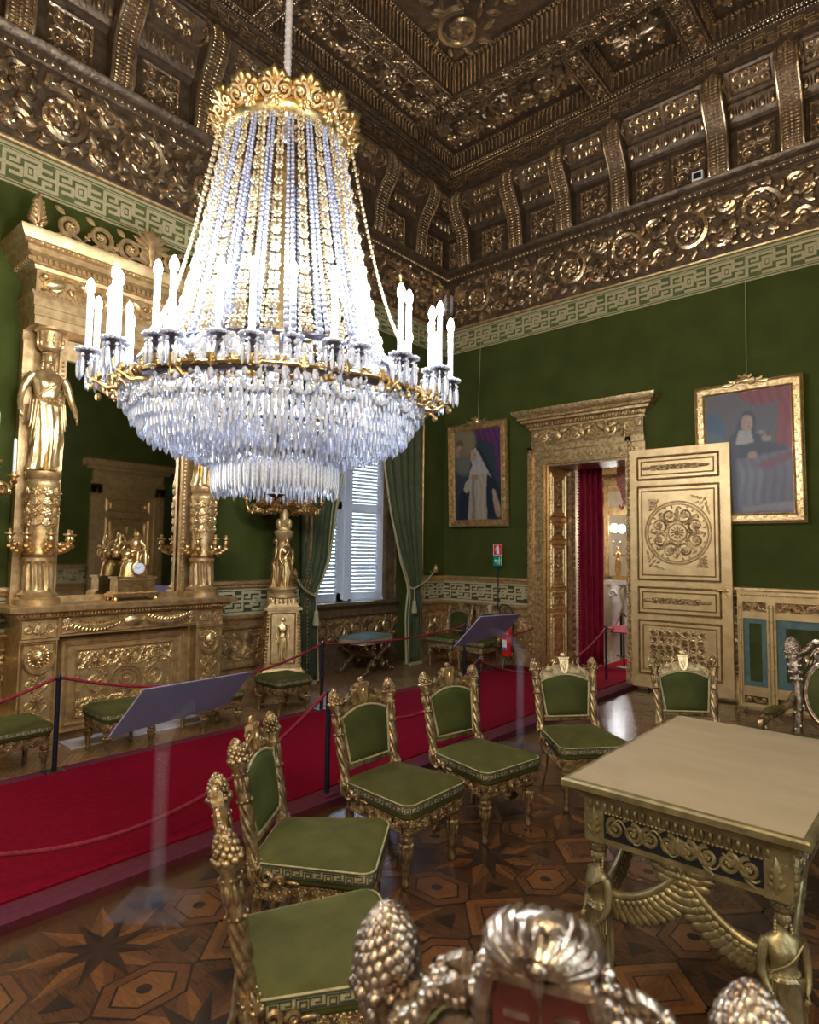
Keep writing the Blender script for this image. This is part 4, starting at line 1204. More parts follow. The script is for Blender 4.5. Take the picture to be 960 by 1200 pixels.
BT = mx((.28, 0, 0), (0, 1, 0), (0, 0, 1))
mb = MB(); mb.push(BT); mb.bx(-.60, .60, .03, .85, 0, .02)
rect_frame(mb, -.60, .60, .03, .85, .035, .035, .02); rect_frame(mb, -.545, .545, .085, .795, .03, .02, .02); rect_frame(mb, -.46, .46, .14, .74, .025, .02, .02)
fb = mb.build('chimney_board', M['gold'], fp, smooth=0)
mb = MB(); mb.push(BT @ mx((0, 0, .02)))
t = np.linspace(0, 2 * pi, 50)
for r in (.115, .085, .05): mb.tube(np.stack([r * 1.25 * np.cos(t), .43 + r * np.sin(t), np.full(50, .006)], 1), .010, 6, False)
flower(mb, 0, .43, .045, .02, 8)
for s in (-1, 1):
    rinceau(mb, -.43, .43, .43 + s * .20 - .075, .43 + s * .20 + .075, 6, .018)
    spiral(mb, s * .27, .43, .10, 1.8, pi if s > 0 else 0, s, .016); flower(mb, s * .27, .43, .04, .02)
    for e in (-1, 1):
        acanthus(mb, s * .16, .43 + e * .03, (0 if s > 0 else pi) + e * s * .6, .17, .07, .016, 4)
        acanthus(mb, s * .42, .43 + e * .02, pi / 2 * e, .12, .06, .014, 3)
mb.build('board_carving', M['gold_hi'], fb)
mb = MB(); mb.bx(.45, .72, -.62, .62, 0, .012)
mb.build('hearth_slab', M['marble'], fp, smooth=0)

# ------------------------------------------------------------------ overmantel mirror with caryatid columns
mr = thing('overmantel_mirror', 'tall gilt overmantel mirror with caryatid columns standing on the fireplace shelf', 'mirror', (0, FY, 1.14))
Z0 = 1.14
def z_(z): return z - Z0
mb = MB()
mb.bx(.03, .09, -.93, -.60, 0, z_(3.5)); mb.bx(.03, .09, .60, .93, 0, z_(3.5)); mb.bx(.03, .09, -.60, .60, z_(3.32), z_(3.5)); mb.bx(.03, .09, -.6, .6, 0, .05)
for s in (-1, 1):
    mb.bx(.09, .13, s * .61 - .03, s * .61 + .03, 0, z_(3.5)); mb.bx(.09, .15, s * .90 - .04, s * .90 + .04, 0, z_(3.4))
    beads(mb, (.135, s * .61, .05), (.135, s * .61, z_(3.3)), .04, .014)
mb.build('mirror_frame', M['gold'], mr, smooth=30)
mb = MB(); mb.bx(.05, .065, -.60, .60, .05, z_(3.32)); mb.build('mirror_glass', M['mirror'], mr, smooth=0)
# entablature
mb = MB()
EX = .36
def ent(P):
    e = .93
    for s in (-1, 1):
        mb.sweep(P, lambda p: (EX + p[0], s * (e + p[0]), p[1]), lambda p: (0, s * (e + p[0]), p[1]), False)
    mb.sweep(P, lambda p: (EX + p[0], -(e + p[0]), p[1]), lambda p: (EX + p[0], e + p[0], p[1]), False)
QZ = lambda z: z_(3.5 + (z - 3.5) * .86)
ent([(p * .78, QZ(z)) for p, z in [(-.3, 3.5), (0, 3.5), (0, 3.58), (.012, 3.585), (.012, 3.67), (.024, 3.675), (.024, 3.76), (.05, 3.79), (.05, 3.81), (.005, 3.815),
     (.005, 4.03), (.03, 4.035), (.04, 4.07), (.07, 4.08), (.07, 4.13), (.14, 4.16), (.145, 4.21), (.19, 4.22), (.19, 4.26), (.235, 4.33), (.24, 4.36), (-.3, 4.38)]])
mb.bx(.01, EX - .01, -.9, .9, z_(3.51), QZ(4.37))
mb.push(mx((EX, 0, 0), (0, 1, 0), (0, 0, 1)))
for i in range(44): mb.bx(-.96 + i * .0445, -.936 + i * .0445, QZ(4.085), QZ(4.13), .055, .086)
beads(mb, (-1.05, QZ(4.235), .152), (1.05, QZ(4.235), .152), .04, .014); beads(mb, (-.97, QZ(3.80), .05), (.97, QZ(3.80), .05), .035, .012)
mb.pop()
mb.push(mx((0, -.93, 0), (1, 0, 0), (0, 0, 1)))
for i in range(9): mb.bx(.02 + i * .0455, .045 + i * .0455, QZ(4.085), QZ(4.13), .055, .086)
mb.pop()
mb.build('entablature', M['gold'], mr, smooth=30)
mb = MB(); mb.push(mx((EX + .005, 0, 0), (0, 1, 0), (0, 0, 1)))
rinceau(mb, -.9, .9, QZ(3.83), QZ(4.02), 8, .026)
mb.ell((-.8, QZ(3.92), .03), (.10, .05, .04), .3); mb.ell((-.88, QZ(3.97), .035), (.03, .03, .03)); mb.ell((.8, QZ(3.92), .03), (.10, .05, .04), -.3)
mb.build('entablature_frieze', M['gold_hi'], mr)
mb = MB(); mb.push(mx((EX + .10, 0, QZ(4.37)), (0, 1, 0), (0, 0, 1)))
for s in (-1, 1):
    for k, (u, R) in enumerate(((.72, .10), (.47, .12), (.20, .11))):
        spiral(mb, s * u, .13, R, 1.7, pi * 1.5, s * (-1) ** k, .024, k=6); flower(mb, s * u, .13, .045, .025)
        acanthus(mb, s * (u - .11), .03, pi / 2 + s * .5, .17, .08, .022, 3); leaf(mb, s * (u + .05), .22, pi / 2 - s, .1, .05, .02)
    t = np.linspace(0, 1, 24)
    mb.tube(np.stack([s * (.05 + .85 * t), .04 + .03 * np.sin(t * 18), np.zeros(24)], 1), .018, 6)
    acanthus(mb, s * .98, 0, pi / 2, .34, .17, .06, 6); pinecone(mb, (s * .98, .06, 0), .05, .12, 20, np.array([[1, 0, 0], [0, 0, 1], [0, -1, 0]]).T)
acanthus(mb, 0, .0, pi / 2, .42, .26, .03, 6)
for i in range(9): leaf(mb, 0, .2, pi * i / 8, .2, .05, .02)
mb.build('cresting', M['gold'], mr)
for s in (-1, 1):
    mb = MB(); c = (.25, s * .765, 0)
    mb.lathe([(.175, 0), (.175, .045), (.15, .06), (.155, .085), (.13, .10), (.12, .12)], 24, c)
    mb.lathe([(.118, .12), (.112, .15), (.108, .34), (.125, .36), (.125, .39), (.11, .40)], 96, c, 12, .10, 9, (.13, .35))
    mb.lathe([(.10, .40), (.12, .42), (.12, .44), (.11, .46), (.115, .50), (.11, .54), (.11, .62)], 24, c)
    mb.lathe([(.108, .62), (.125, .98), (.13, 1.0), (.13, 1.03), (.115, 1.05), (.135, 1.08), (.135, 1.12), (.0, 1.13)], 24, c)
    col = mb.build('column', M['gold'], mr)
    mb = MB()
    for i in range(9):
        a = 2 * pi * i / 9
        for k in range(4):
            r = .112 + k * .004
            T = mx((c[0] + r * cos(a), c[1] + r * sin(a), .66 + k * .085), (-sin(a), cos(a), 0), (0, 0, 1))
            mb.push(T)
            if (i + k) % 2: flower(mb, 0, .03, .046, .020, 6)
            else: acanthus(mb, 0, -.02, pi / 2, .105, .09, .018, 4)
            spiral(mb, .02, .03, .036, 1.3, i, 1, .010); mb.pop()
    mb.build('column_carving', M['gold_hi'], col)
    for q in range(5):
        a = (q - 2) * .72
        d = np.array((cos(a), sin(a), 0)); b = np.array((c[0], c[1], .47)) + d * .11
        mb = MB()
        mb.tube([b, b + d * .05 + (0, 0, -.03), b + d * .11 + (0, 0, -.01), b + d * .13 + (0, 0, .05)], [.022, .02, .018, .015], 7)
        e = b + d * .13
        mb.lathe([(.012, .05), (.03, .07), (.022, .085), (.02, .10), (.042, .115), (.042, .125), (.014, .13), (.016, .16), (.0, .162)], 12, tuple(e))
        for k in range(3): mb.ell(e + np.array((0, 0, .02 - .02 * k)) - d * .03 * k, (.03, .03, .022)); mb.ell(e - d * .06 + np.array((.02 * (k - 1), .02 * (1 - k), .03)), (.018, .018, .025))
        mb.build('candle_arm', M['ormolu'], mr)
    mb = MB(); mb.push(mx((c[0], c[1], 1.13)))
    statue(mb, 1.06, 'down')
    mb.build('caryatid', M['gold_hi'], mr, smooth=70)
    mb = MB()
    mb.lathe([(.06, 2.17), (.085, 2.19), (.09, 2.22), (.10, 2.33), (.125, 2.345), (.125, 2.365), (.0, 2.37)], 20, (c[0], c[1], 0))
    for i in range(12):
        a = 2 * pi * i / 12
        mb.push(mx((c[0] + .095 * cos(a), c[1] + .095 * sin(a), 2.20), (-sin(a), cos(a), 0), (0, 0, 1))); acanthus(mb, 0, 0, pi / 2, .14, .06, .016, 3); mb.pop()
    mb.build('basket_capital', M['gold'], mr)

# ------------------------------------------------------------------ mantel clock
ck = thing('mantel_clock', 'gilt mantel clock with seated figures above a white dial on the fireplace shelf', 'clock', (.27, -5.09, 1.14))
mb = MB()
for x, y in ((-.07, -.19), (.07, -.19), (-.07, .19), (.07, .19)): mb.lathe([(.02, 0), (.03, .01), (.025, .03), (.015, .04)], 10, (x, y, 0))
mb.bx(-.10, .10, -.215, .215, .035, .065); mb.bx(-.09, .09, -.20, .20, .065, .08); mb.bx(-.08, .08, -.175, .175, .08, .20); mb.bx(-.09, .09, -.19, .19, .20, .22)
beads(mb, (.092, -.2, .072), (.092, .2, .072), .02, .009); beads(mb, (.085, -.175, .195), (.085, .175, .195), .018, .008)
mb.lathe([(.09, 0), (.088, .02), (.082, .09), (.07, .13), (.05, .15), (0, .155)], 18, (0, .0, .22), sq=(.8, 1.4))
mb.build('clock_case', M['ormolu'], ck, smooth=30)
mb = MB(); mb.push(mx((.085, .01, .295), (0, 1, 0), (0, 0, 1)))
mb.lathe([(.066, -.04), (.066, .012), (.056, .016), (.055, .008), (0, .008)], 28)
cz = mb.build('dial_bezel', M['ormolu'], ck)
mb = MB(); mb.push(mx((.085, .01, .295), (0, 1, 0), (0, 0, 1)))
mb.lathe([(.056, .008), (.05, .013), (0, .014)], 28); mb.build('dial', M['white'], ck)
mb = MB(); mb.push(mx((.085, .01, .295), (0, 1, 0), (0, 0, 1)))
for i in range(12):
    a = 2 * pi * i / 12; mb.tube([(.040 * cos(a), .040 * sin(a), .0145), (.047 * cos(a), .047 * sin(a), .0145)], .0016, 4)
mb.tube([(0, 0, .016), (.010, .026, .016)], .0018, 4); mb.tube([(0, 0, .0165), (-.036, .008, .0165)], .0014, 4)
mb.build('clock_hands', M['black'], ck)
mb = MB()
# seated draped figure leaning on a lyre, child beside it
mb.push(mx((-.03, 0, .075)))
for (x, y, z, r, ang) in ((0, .02, .36, (.055, .085, .06), 0), (.02, .07, .34, (.06, .05, .05), .4), (.02, -.06, .35, (.05, .05, .045), 0), (.0, .03, .44, (.042, .05, .065), 0), (.01, .035, .535, (.030, .028, .036), 0)):
    mb.ell((x, y, z), r, ang, 12, 8)
mb.tube([(0, .03, .47), (0, .035, .52)], .018, 8)
mb.tube([(0, .075, .475), (.03, .11, .42), (.05, .08, .37)], [.02, .018, .013], 8); mb.tube([(0, -.02, .475), (.02, -.08, .45), (.02, -.12, .47)], [.02, .018, .013], 8)
mb.tube([(.02, .06, .36), (.09, .08, .37), (.10, .085, .25)], [.035, .03, .018], 8); mb.tube([(.02, .0, .35), (.09, .01, .36), (.10, .0, .25)], [.035, .03, .018], 8)
for i in range(8): mb.tube([(.03, -.02 + i * .02, .38), (.07 + .01 * (i % 2), -.02 + i * .02, .33), (.06, -.03 + i * .022, .26)], .009, 5)
t = np.linspace(-2.4, 1.2, 16)
mb.tube(np.stack([np.zeros(16), -.12 + .05 * np.cos(t), .46 + .07 * np.sin(t)], 1), .010, 6); mb.tube([(0, -.13, .39), (0, -.12, .52)], .006, 5)
mb.ell((0, -.15, .36), (.03, .03, .04)); mb.ell((.01, -.15, .42), (.022, .022, .025)); mb.tube([(.0, -.13, .37), (.04, -.10, .36)], .011, 6)
for i in range(10): mb.ell((.045, -.10 + .022 * i, .30 + .012 * sin(i * 2)), (.02, .02, .018))
pinecone(mb, (-.02, .12, .33), .03, .09, 16)
mb.build('figure_group', M['ormolu'], ck, smooth=70)

# ------------------------------------------------------------------ standing candelabra either side of the chimneypiece
tor = thing('standing_candelabrum', 'tall gilt standing candelabrum with figure group and unlit candles beside the window curtain', 'candelabrum', (.47, -3.50, 0), -.55, 'standing candelabra beside the fireplace')
mb = MB()
mb.frustum(0, .225, .225, .06, .225, .225); mb.frustum(.06, .21, .21, .12, .19, .19); mb.frustum(.30, .235, .235, .33, .235, .235); mb.frustum(.33, .215, .215, .36, .205, .205)
mb.frustum(.36, .195, .195, .98, .165, .165); mb.frustum(.98, .20, .20, 1.01, .20, .20); mb.frustum(1.01, .17, .17, 1.10, .12, .12)
mb.frustum(.12, .15, .15, .30, .15, .15)
ped = mb.build('pedestal', M['gold'], tor, smooth=0)
mb = MB()
for i in range(4):
    mb.push(mx((0, 0, 0), (cos(i * pi / 2), sin(i * pi / 2), 0), (-sin(i * pi / 2), cos(i * pi / 2), 0)))
    mb.push(mx((.2125, 0, 0), (0, 1, 0), (-.05, 0, 1)))
    rect_frame(mb, -.135, .135, .41, .95, .014, .010, .008)
    mb.push(mx((0, .45, .004), (0, 0, .5), (.95, 0, 0), (0, 1, 0))); statue(mb, .46, 'in'); mb.pop()      # draped figure in low relief
    mb.pop()
    for e in (-1, 1): beads(mb, (.195, e * .178, .40), (.175, e * .155, .95), .035, .014)
    mb.push(mx((.155, 0, 0), (0, 1, 0), (0, 0, 1))); acanthus(mb, 0, .13, pi / 2, .16, .16, .03, 5)
    for e in (-1, 1): spiral(mb, e * .14, .22, .075, 1.4, pi, -e, .03)
    mb.pop(); mb.push(mx((.16, 0, 1.0), (0, 1, 0), (-.4, 0, 1)))
    for q in range(7): acanthus(mb, -.13 + q * .043, .02, pi / 2, .09, .045, .014, 3)
    mb.pop(); mb.pop()
    # swan like scrolled feet at the corners
    a = pi / 4 + i * pi / 2; d = np.array((cos(a), sin(a), 0))
    P = [d * .20 + (0, 0, .29), d * .27 + (0, 0, .27), d * .31 + (0, 0, .20), d * .27 + (0, 0, .14), d * .29 + (0, 0, .08), d * .34 + (0, 0, .06)]
    mb.tube(P, [.03, .035, .032, .03, .036, .02], 8); mb.ell(d * .30 + (0, 0, .05), (.05, .04, .04), a)
mb.build('pedestal_carving', M['ormolu'], ped)
mb = MB()
mb.lathe([(.13, 1.10), (.15, 1.11), (.15, 1.14), (.135, 1.15), (.14, 1.18), (.16, 1.20), (.16, 1.22), (0, 1.23)], 24)
mb.lathe([(.055, 1.2), (.055, 1.72), (.08, 1.74), (.10, 1.80), (.11, 1.815), (.11, 1.835), (.075, 1.85), (.06, 1.90), (.05, 2.0), (.055, 2.08), (.10, 2.10), (.03, 2.13), (.03, 2.3), (0, 2.31)], 20)
for i in range(8):
    a = 2 * pi * i / 8
    mb.push(mx((.06 * cos(a), .06 * sin(a), 1.86), (-sin(a), cos(a), 0), (0, 0, 1))); acanthus(mb, 0, 0, pi / 2, .12, .07, .03, 4); mb.pop()
mb.build('stem', M['gold_pale'], tor)
for i in range(3):
    a = .35 + 2 * pi * i / 3
    mb = MB(); mb.push(mx((.075 * cos(a), .075 * sin(a), 1.22), (cos(a), sin(a), 0), (-sin(a), cos(a), 0))); statue(mb, .55, 'in')
    mb.build('grace_figure', M['ormolu'], tor, smooth=70)
def candle_branch(a, R, z, candle_h, mats, parent, seed=0):
    d = np.array((cos(a), sin(a), 0)); e = np.array((-sin(a), cos(a), 0))
    mb = MB()
    P = [d * .05 + (0, 0, z), d * R * .35 + (0, 0, z - .09), d * R * .65 + (0, 0, z - .05), d * R * .85 + (0, 0, z - .10), d * R + (0, 0, z - .02)]
    mb.tube(P, [.02, .018, .016, .016, .012], 7)
    for k in range(4):
        q = d * R * (.55 + .12 * k) + (0, 0, z - .05)
        mb.ell(q + np.array((0, 0, .03 * (-1) ** k)), (.03, .03, .025)); mb.ell(q + e * .035 * (-1) ** k + np.array((0, 0, -.03)), (.024, .024, .03))
    mb.push(mx(tuple(d * R * .8 + (0, 0, z - .06)), d, (0, 0, 1))); spiral(mb, 0, 0, .06, 1.5, 0, 1, .014); mb.pop()
    mb.lathe([(.012, -.03), (.03, 0), (.02, .012), (.022, .03), (.045, .045), (.045, .052), (.018, .055), (.018, .08), (0, .081)], 12, tuple(d * R + (0, 0, z)))
    b = mb.build('candle_branch', mats[0], parent)
    if candle_h:
        mb = MB(); mb.lathe([(.013, .07), (.012, .07 + candle_h), (.003, .085 + candle_h)], 8, tuple(d * R + (0, 0, z)))
        mb.build('candle', mats[1], b)
for i in range(12):
    candle_branch(2 * pi * i / 12 + .1, .42 if i % 2 else .33, 2.13 if i % 2 else 2.22, .26 if i % 2 else 0.34, (M['ormolu'], M['wax_old']), tor)
dup(tor, (.47, -6.62, 0), -.3, 'gilt standing candelabrum cut by the left edge of the photo beyond the fireplace')
# ------------------------------------------------------------------ seats
def rring(x0, x1, wb, wf, r, inset=0., n=6):
    # rounded trapezoid outline, counter clockwise, back edge at x0 half width wb, front x1 half width wf
    P = []
    for (cx, cy, a0) in ((x1 - r, wf - r, 0), (x0 + r, wb - r, pi / 2), (x0 + r, -wb + r, pi), (x1 - r, -wf + r, 1.5 * pi)):
        for i in range(n + 1):
            a = a0 + pi / 2 * i / n
            q = max(.003, r - inset)
            P.append((cx + q * cos(a), cy + q * sin(a)))
    return np.array(P)
def cushion(mb, ring, layers, top):
    n = len(ring(0)); V = []
    for z, ins in layers:
        V += [(x, y, z) for x, y in ring(ins)]
    V = np.array(V); k = len(layers)
    F = [(i * n + j, i * n + (j + 1) % n, (i + 1) * n + (j + 1) % n, (i + 1) * n + j) for i in range(k - 1) for j in range(n)]
    last = V[-n:]; c = last.mean(0)
    W_ = []
    for t, dz in ((.75, .45), (.45, .8), (.2, .95)):
        W_.append(np.stack([c[0] + (last[:, 0] - c[0]) * t, c[1] + (last[:, 1] - c[1]) * t, np.full(n, layers[-1][0] + top * dz)], 1))
    V = np.concatenate([V] + W_ + [np.array([[c[0], c[1], layers[-1][0] + top]])])
    for i in range(k - 1, k + 2):
        F += [(i * n + j, i * n + (j + 1) % n, (i + 1) * n + (j + 1) % n, (i + 1) * n + j) for j in range(n)]
    L = (k + 2) * n
    F += [(L + j, L + (j + 1) % n, L + n) for j in range(n)]
    F.append(tuple(range(n - 1, -1, -1)))
    mb.add(V, F)
def wrap(mb, P, fn):
    # flat ornament made by fn(tmp, length) bent round the closed outline P
    P = np.vstack([P, P[:1]]); seg = np.linalg.norm(np.diff(P, axis=0), axis=1); cum = np.concatenate([[0], np.cumsum(seg)]); L = cum[-1]
    t = MB(); fn(t, L)
    V = np.concatenate(t.v); u = np.clip(V[:, 0], 0, L - 1e-6)
    i = np.clip(np.searchsorted(cum, u, 'right') - 1, 0, len(seg) - 1)
    f = ((u - cum[i]) / np.maximum(seg[i], 1e-9))[:, None]
    q = P[i] * (1 - f) + P[i + 1] * f
    T = (P[i + 1] - P[i]) / np.maximum(seg[i], 1e-9)[:, None]
    N = np.stack([T[:, 1], -T[:, 0]], 1)
    X = q + N * V[:, 2:3]
    mb.add(np.stack([X[:, 0], X[:, 1], V[:, 1]], 1), t.f)
def braid(par, P, z0, z1, nkeys, seg=None):
    mb = MB()
    def base(t, L):
        n = 120
        for i in range(n):
            t.add([(L * i / n, z0, .001), (L * (i + 1) / n, z0, .001), (L * (i + 1) / n, z1, .004), (L * i / n, z1, .004)], [(0, 1, 2, 3)])
    wrap(mb, P, base)
    e = mb.build('seat_braid', M['chair_braid'], par, smooth=60)
    mb = MB()
    h = z1 - z0
    def key(t, L):
        w = L / nkeys; th = h * .085
        for k in range(nkeys):
            a = k * w
            def S(x0, y0, x1, y1):
                X0, X1 = sorted((a + x0 * w, a + x1 * w)); Y0, Y1 = sorted((z0 + y0 * h, z0 + y1 * h))
                m = max(1, int((X1 - X0) / .012))
                for q in range(m):
                    t.bx(X0 + (X1 - X0) * q / m - th / 2, X0 + (X1 - X0) * (q + 1) / m + th / 2, Y0 - th / 2, Y1 + th / 2, .002, .0056)
            S(0, .2, .55, .2); S(.0, .2, .0, .8); S(0, .8, .38, .8); S(.38, .8, .38, .45); S(.38, .45, .2, .45); S(.55, .2, .55, .8); S(.55, .8, 1., .8)
            S(.68, .2, .9, .2); S(.68, .6, .9, .6); S(.68, .2, .68, .6); S(.9, .2, .9, .6)
        for i in range(80): t.bx(L * i / 80, L * (i + 1) / 80, z0, z0 + th, .001, .005); t.bx(L * i / 80, L * (i + 1) / 80, z1 - th, z1, .003, .0056)
    wrap(mb, P, key)
    mb.build('braid_key', M['band_dark'], e, smooth=0)
def turned_leg(par, x, y, h, mat_, k=1., nm='leg'):
    mb = MB()
    mb.lathe([(.010 * k, 0), (.018 * k, .008), (.020 * k, .02), (.014 * k, .035), (.016 * k, .05), (.028 * k, h * .70), (.032 * k, h * .76), (.024 * k, h * .79), (.034 * k, h * .83), (.034 * k, h * .88), (.026 * k, h * .91), (.036 * k, h * .95), (.036 * k, h)], 32, (x, y, 0), 8, .09, 0, (.06, h * .7))
    for i in range(10):
        a = 2 * pi * i / 10
        mb.ell((x + .030 * k * cos(a), y + .030 * k * sin(a), h * .74), (.008, .008, .014), 0, 5, 4)
        mb.push(mx((x + .026 * k * cos(a), y + .026 * k * sin(a), h * .50), (-sin(a), cos(a), 0), (.1 * cos(a), .1 * sin(a), 1))); leaf(mb, 0, 0, pi / 2, h * .22, .016, .006); mb.pop()
    mb.build(nm, mat_, par)
BV = np.array((-.19, 0, .98)); BV /= np.linalg.norm(BV)
def side_chair(label, group):
    t = thing('side_chair', label, 'chair', (0, 0, 0), 0, group)
    ring = lambda ins: rring(-.215, .262, .20, .236, .045, ins)
    mb = MB()
    cushion(mb, ring, [(.332, .006), (.345, -.004), (.36, -.004), (.40, -.008), (.412, 0), (.422, .016), (.428, .032)], .022)
    mb.build('seat_cushion', M['velvet'], t, smooth=60)
    mb = MB(); mb.tube([(x, y, .406) for x, y in np.vstack([ring(-.007), ring(-.007)[:1]])], .004, 5, False); mb.build('piping', M['chair_braid'], t)
    braid(t, ring(-.005), .362, .402, 22)
    mb = MB()
    P = rring(-.205, .25, .19, .226, .02, 0, 3)
    mb.poly([tuple(p) for p in P], .262, .334)
    wrap(mb, P, lambda q, L: (beads(q, (.0, .327, .002), (L, .327, .002), .018, .007), beads(q, (.0, .27, .002), (L, .27, .002), .018, .006)))
    r = mb.build('seat_rail', M['chair_gold'], t, smooth=30)
    mb = MB(); wrap(mb, P, lambda q, L: rinceau(q, .0, L, .274, .324, 26, .007))
    for s in (-1, 1):
        for x in (.225,):
            mb.push(mx((.252, s * .19, .298), (0, 1, 0), (0, 0, 1))); flower(mb, 0, 0, .026, .012, 7); mb.pop()
    for q in range(2):
        mb.push(mx((.25, 0, .262), (0, 1, 0), (0, 0, 1))); acanthus(mb, 0, 0, -pi / 2, .04, .10, .012, 3); mb.pop()
    mb.build('rail_carving', M['chair_gold'], r)
    for s in (-1, 1):
        turned_leg(t, .208, s * .187, .265, M['chair_gold'])
        mb = MB(); mb.tube([(-.19, s * .172, .27), (-.205, s * .175, .14), (-.245, s * .18, .0)], [.026, .022, .014], 8); mb.build('leg', M['chair_gold'], t)
        # twisted back post with collars, leafy foot scroll and pine cone finial
        A = np.array((-.195, s * .192, .335)); B = np.array((-.277, s * .213, .785)); d = B - A; L = np.linalg.norm(d); d /= L
        u = np.cross(d, (0, 1, 0)); u /= np.linalg.norm(u); v = np.cross(d, u)
        mb = MB(); mb.push(mx(tuple(A), u, v, d))
        mb.lathe([(.030, 0), (.034, .02), (.024, .05), (.030, .075), (.024, .085), (.024, .10)], 24)
        mb.lathe([(.021, .10), (.025, .20), (.023, .30)], 40, (0, 0, 0), 6, .15, 95, (.1, .31))
        mb.lathe([(.023, .30), (.030, .31), (.024, .325), (.026, .34), (.023, .36), (.026, .40), (.031, .415), (.024, .43), (.035, .45), (.034, .462), (.02, .468)], 20)
        for k in range(3):
            for i in range(8): mb.ell((.028 * cos(i * .785), .028 * sin(i * .785), (.075, .31, .415)[k]), (.007, .007, .007), 0, 5, 3)
        for i in range(7):
            a = i * .898; mb.push(mx((.024 * cos(a), .024 * sin(a), .335), (-sin(a), cos(a), 0), (0, 0, 1))); leaf(mb, 0, 0, pi / 2, .075, .018, .008); mb.pop()
            mb.push(mx((.026 * cos(a), .026 * sin(a), .0), (-sin(a), cos(a), 0), (0, 0, 1))); leaf(mb, 0, 0, pi / 2, .07, .022, .01); mb.pop()
        mb.pop()
        mb.push(mx((-.15, s * .222, .36), (1, 0, 0), (0, 0, 1))); spiral(mb, 0, 0, .032, 1.5, pi, 1, .012); spiral(mb, .055, -.008, .022, 1.4, pi, -1, .009); acanthus(mb, -.03, .0, 1.9, .10, .05, .014, 3); leaf(mb, .07, -.01, -.1, .06, .02, .009); mb.pop()
        po = mb.build('back_post', M['chair_gold'], t, smooth=60)
        mb = MB(); ax = np.stack([u, v, d], 1)
        for i in range(9): mb.ell(B + ax @ np.array((.034 * cos(i * .698), .034 * sin(i * .698), .010)), (.013, .013, .011), 0, 6, 4)
        pinecone(mb, tuple(B + d * .008), .036, .082, 46, ax)
        mb.build('pine_cone_finial', M['chair_gold'], po, smooth=80)
    BT_ = mx((-.215, 0, .425), (0, 1, 0), BV)
    mb = MB(); mb.push(BT_)
    n = 15; V = []; 
    for side in (1, -1):
        for j in range(n):
            for i in range(n):
                a = -1 + 2 * i / (n - 1); b = j / (n - 1)
                hw = .150 + .028 * b; vt = .292 + .045 * (1 - a * a)
                V.append((a * hw, .055 + (vt - .055) * b, side * (.006 + (.026 if side > 0 else .016) * ((1 - a ** 4) * (1 - (2 * b - 1) ** 4)) ** .5)))
    q = n * n
    F = [(j * n + i, j * n + i + 1, (j + 1) * n + i + 1, (j + 1) * n + i) for j in range(n - 1) for i in range(n - 1)]
    F += [(q + j * n + i + 1, q + j * n + i, q + (j + 1) * n + i, q + (j + 1) * n + i + 1) for j in range(n - 1) for i in range(n - 1)]
    E_ = [i for i in range(n)] + [i * n + n - 1 for i in range(1, n)] + [n * n - 2 - i for i in range(n - 1)] + [(n - 2 - i) * n for i in range(n - 2)]
    F += [(E_[k], q + E_[k], q + E_[(k + 1) % len(E_)], E_[(k + 1) % len(E_)]) for k in range(len(E_))]
    mb.add(V, F)
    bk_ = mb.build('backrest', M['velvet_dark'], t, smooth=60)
    bord = [V[e] for e in E_] + [V[E_[0]]]
    mb = MB(); mb.push(BT_); mb.tube(np.array(bord) * (1.01, 1, 1) + (0, 0, .004), .007, 6, False); mb.build('gilt_border', M['chair_braid'], bk_)
    mb = MB(); mb.push(BT_)
    a = np.linspace(-1, 1, 25)
    for off, r in ((.300, .011), (.343, .009)):
        mb.tube(np.stack([a * .195, off + (.052 if off < .32 else .062) * (1 - a ** 2), np.zeros(25)], 1), r, 6)
    V2 = []
    for x in a: V2 += [(x * .195, .300 + .052 * (1 - x * x), -.008), (x * .195, .343 + .062 * (1 - x * x), -.008), (x * .195, .300 + .052 * (1 - x * x), .006), (x * .195, .343 + .062 * (1 - x * x), .006)]
    F2 = []
    for i in range(24): F2 += [(4 * i, 4 * i + 1, 4 * i + 5, 4 * i + 4), (4 * i + 2, 4 * i + 6, 4 * i + 7, 4 * i + 3)]
    mb.add(V2, F2)
    for s in (-1, 1):
        for k, x in enumerate((.165, .125, .085)):
            y = .325 + .055 * (1 - (x / .195) ** 2)
            spiral(mb, s * x, y, .024, 1.4, pi / 2, s * (-1) ** k, .008); flower(mb, s * x, y, .012, .010, 5)
            acanthus(mb, s * x, y + .016, pi / 2 + s * .4, .045, .03, .008, 3)
        spiral(mb, s * .06, .425, .022, 1.4, pi, s, .008)
    cr = mb.build('crest_rail', M['chair_gold'], t)
    mb = MB(); mb.push(BT_)
    tb = np.linspace(-.17, .17, 9); mb.tube(np.stack([tb, .035 + 0 * tb, 0 * tb], 1), .013, 7); mb.tube(np.stack([tb, .058 + 0 * tb, 0 * tb], 1), .012, 6)
    mb.build('lower_back_rail', M['chair_gold'], t)
    mb = MB(); mb.push(BT_)
    mb.poly([(-.036, .445), (-.030, .385), (-.018, .352), (0, .342), (.018, .352), (.030, .385), (.036, .445)], -.012, .016)
    rect_frame(mb, -.044, .044, .438, .458, .008, .02); mb.bx(-.042, .042, .446, .458, -.014, .018)
    leaf(mb, 0, .36, pi / 2, .07, .02, .006, .016); leaf(mb, 0, .385, .8, .03, .014, .006, .016); leaf(mb, 0, .385, 2.3, .03, .014, .006, .016); acanthus(mb, 0, .458, pi / 2, .03, .05, .010, 4)
    mb.build('shield', M['gold_hi'], cr, smooth=30)
    return t
c3 = side_chair('gilt green chair third from the front in the row, back against the near black post', 'side chairs round the table')
c3.location = (3.87, -5.316, 0); c3.rotation_euler[2] = .014
GRP = 'side chairs round the table'
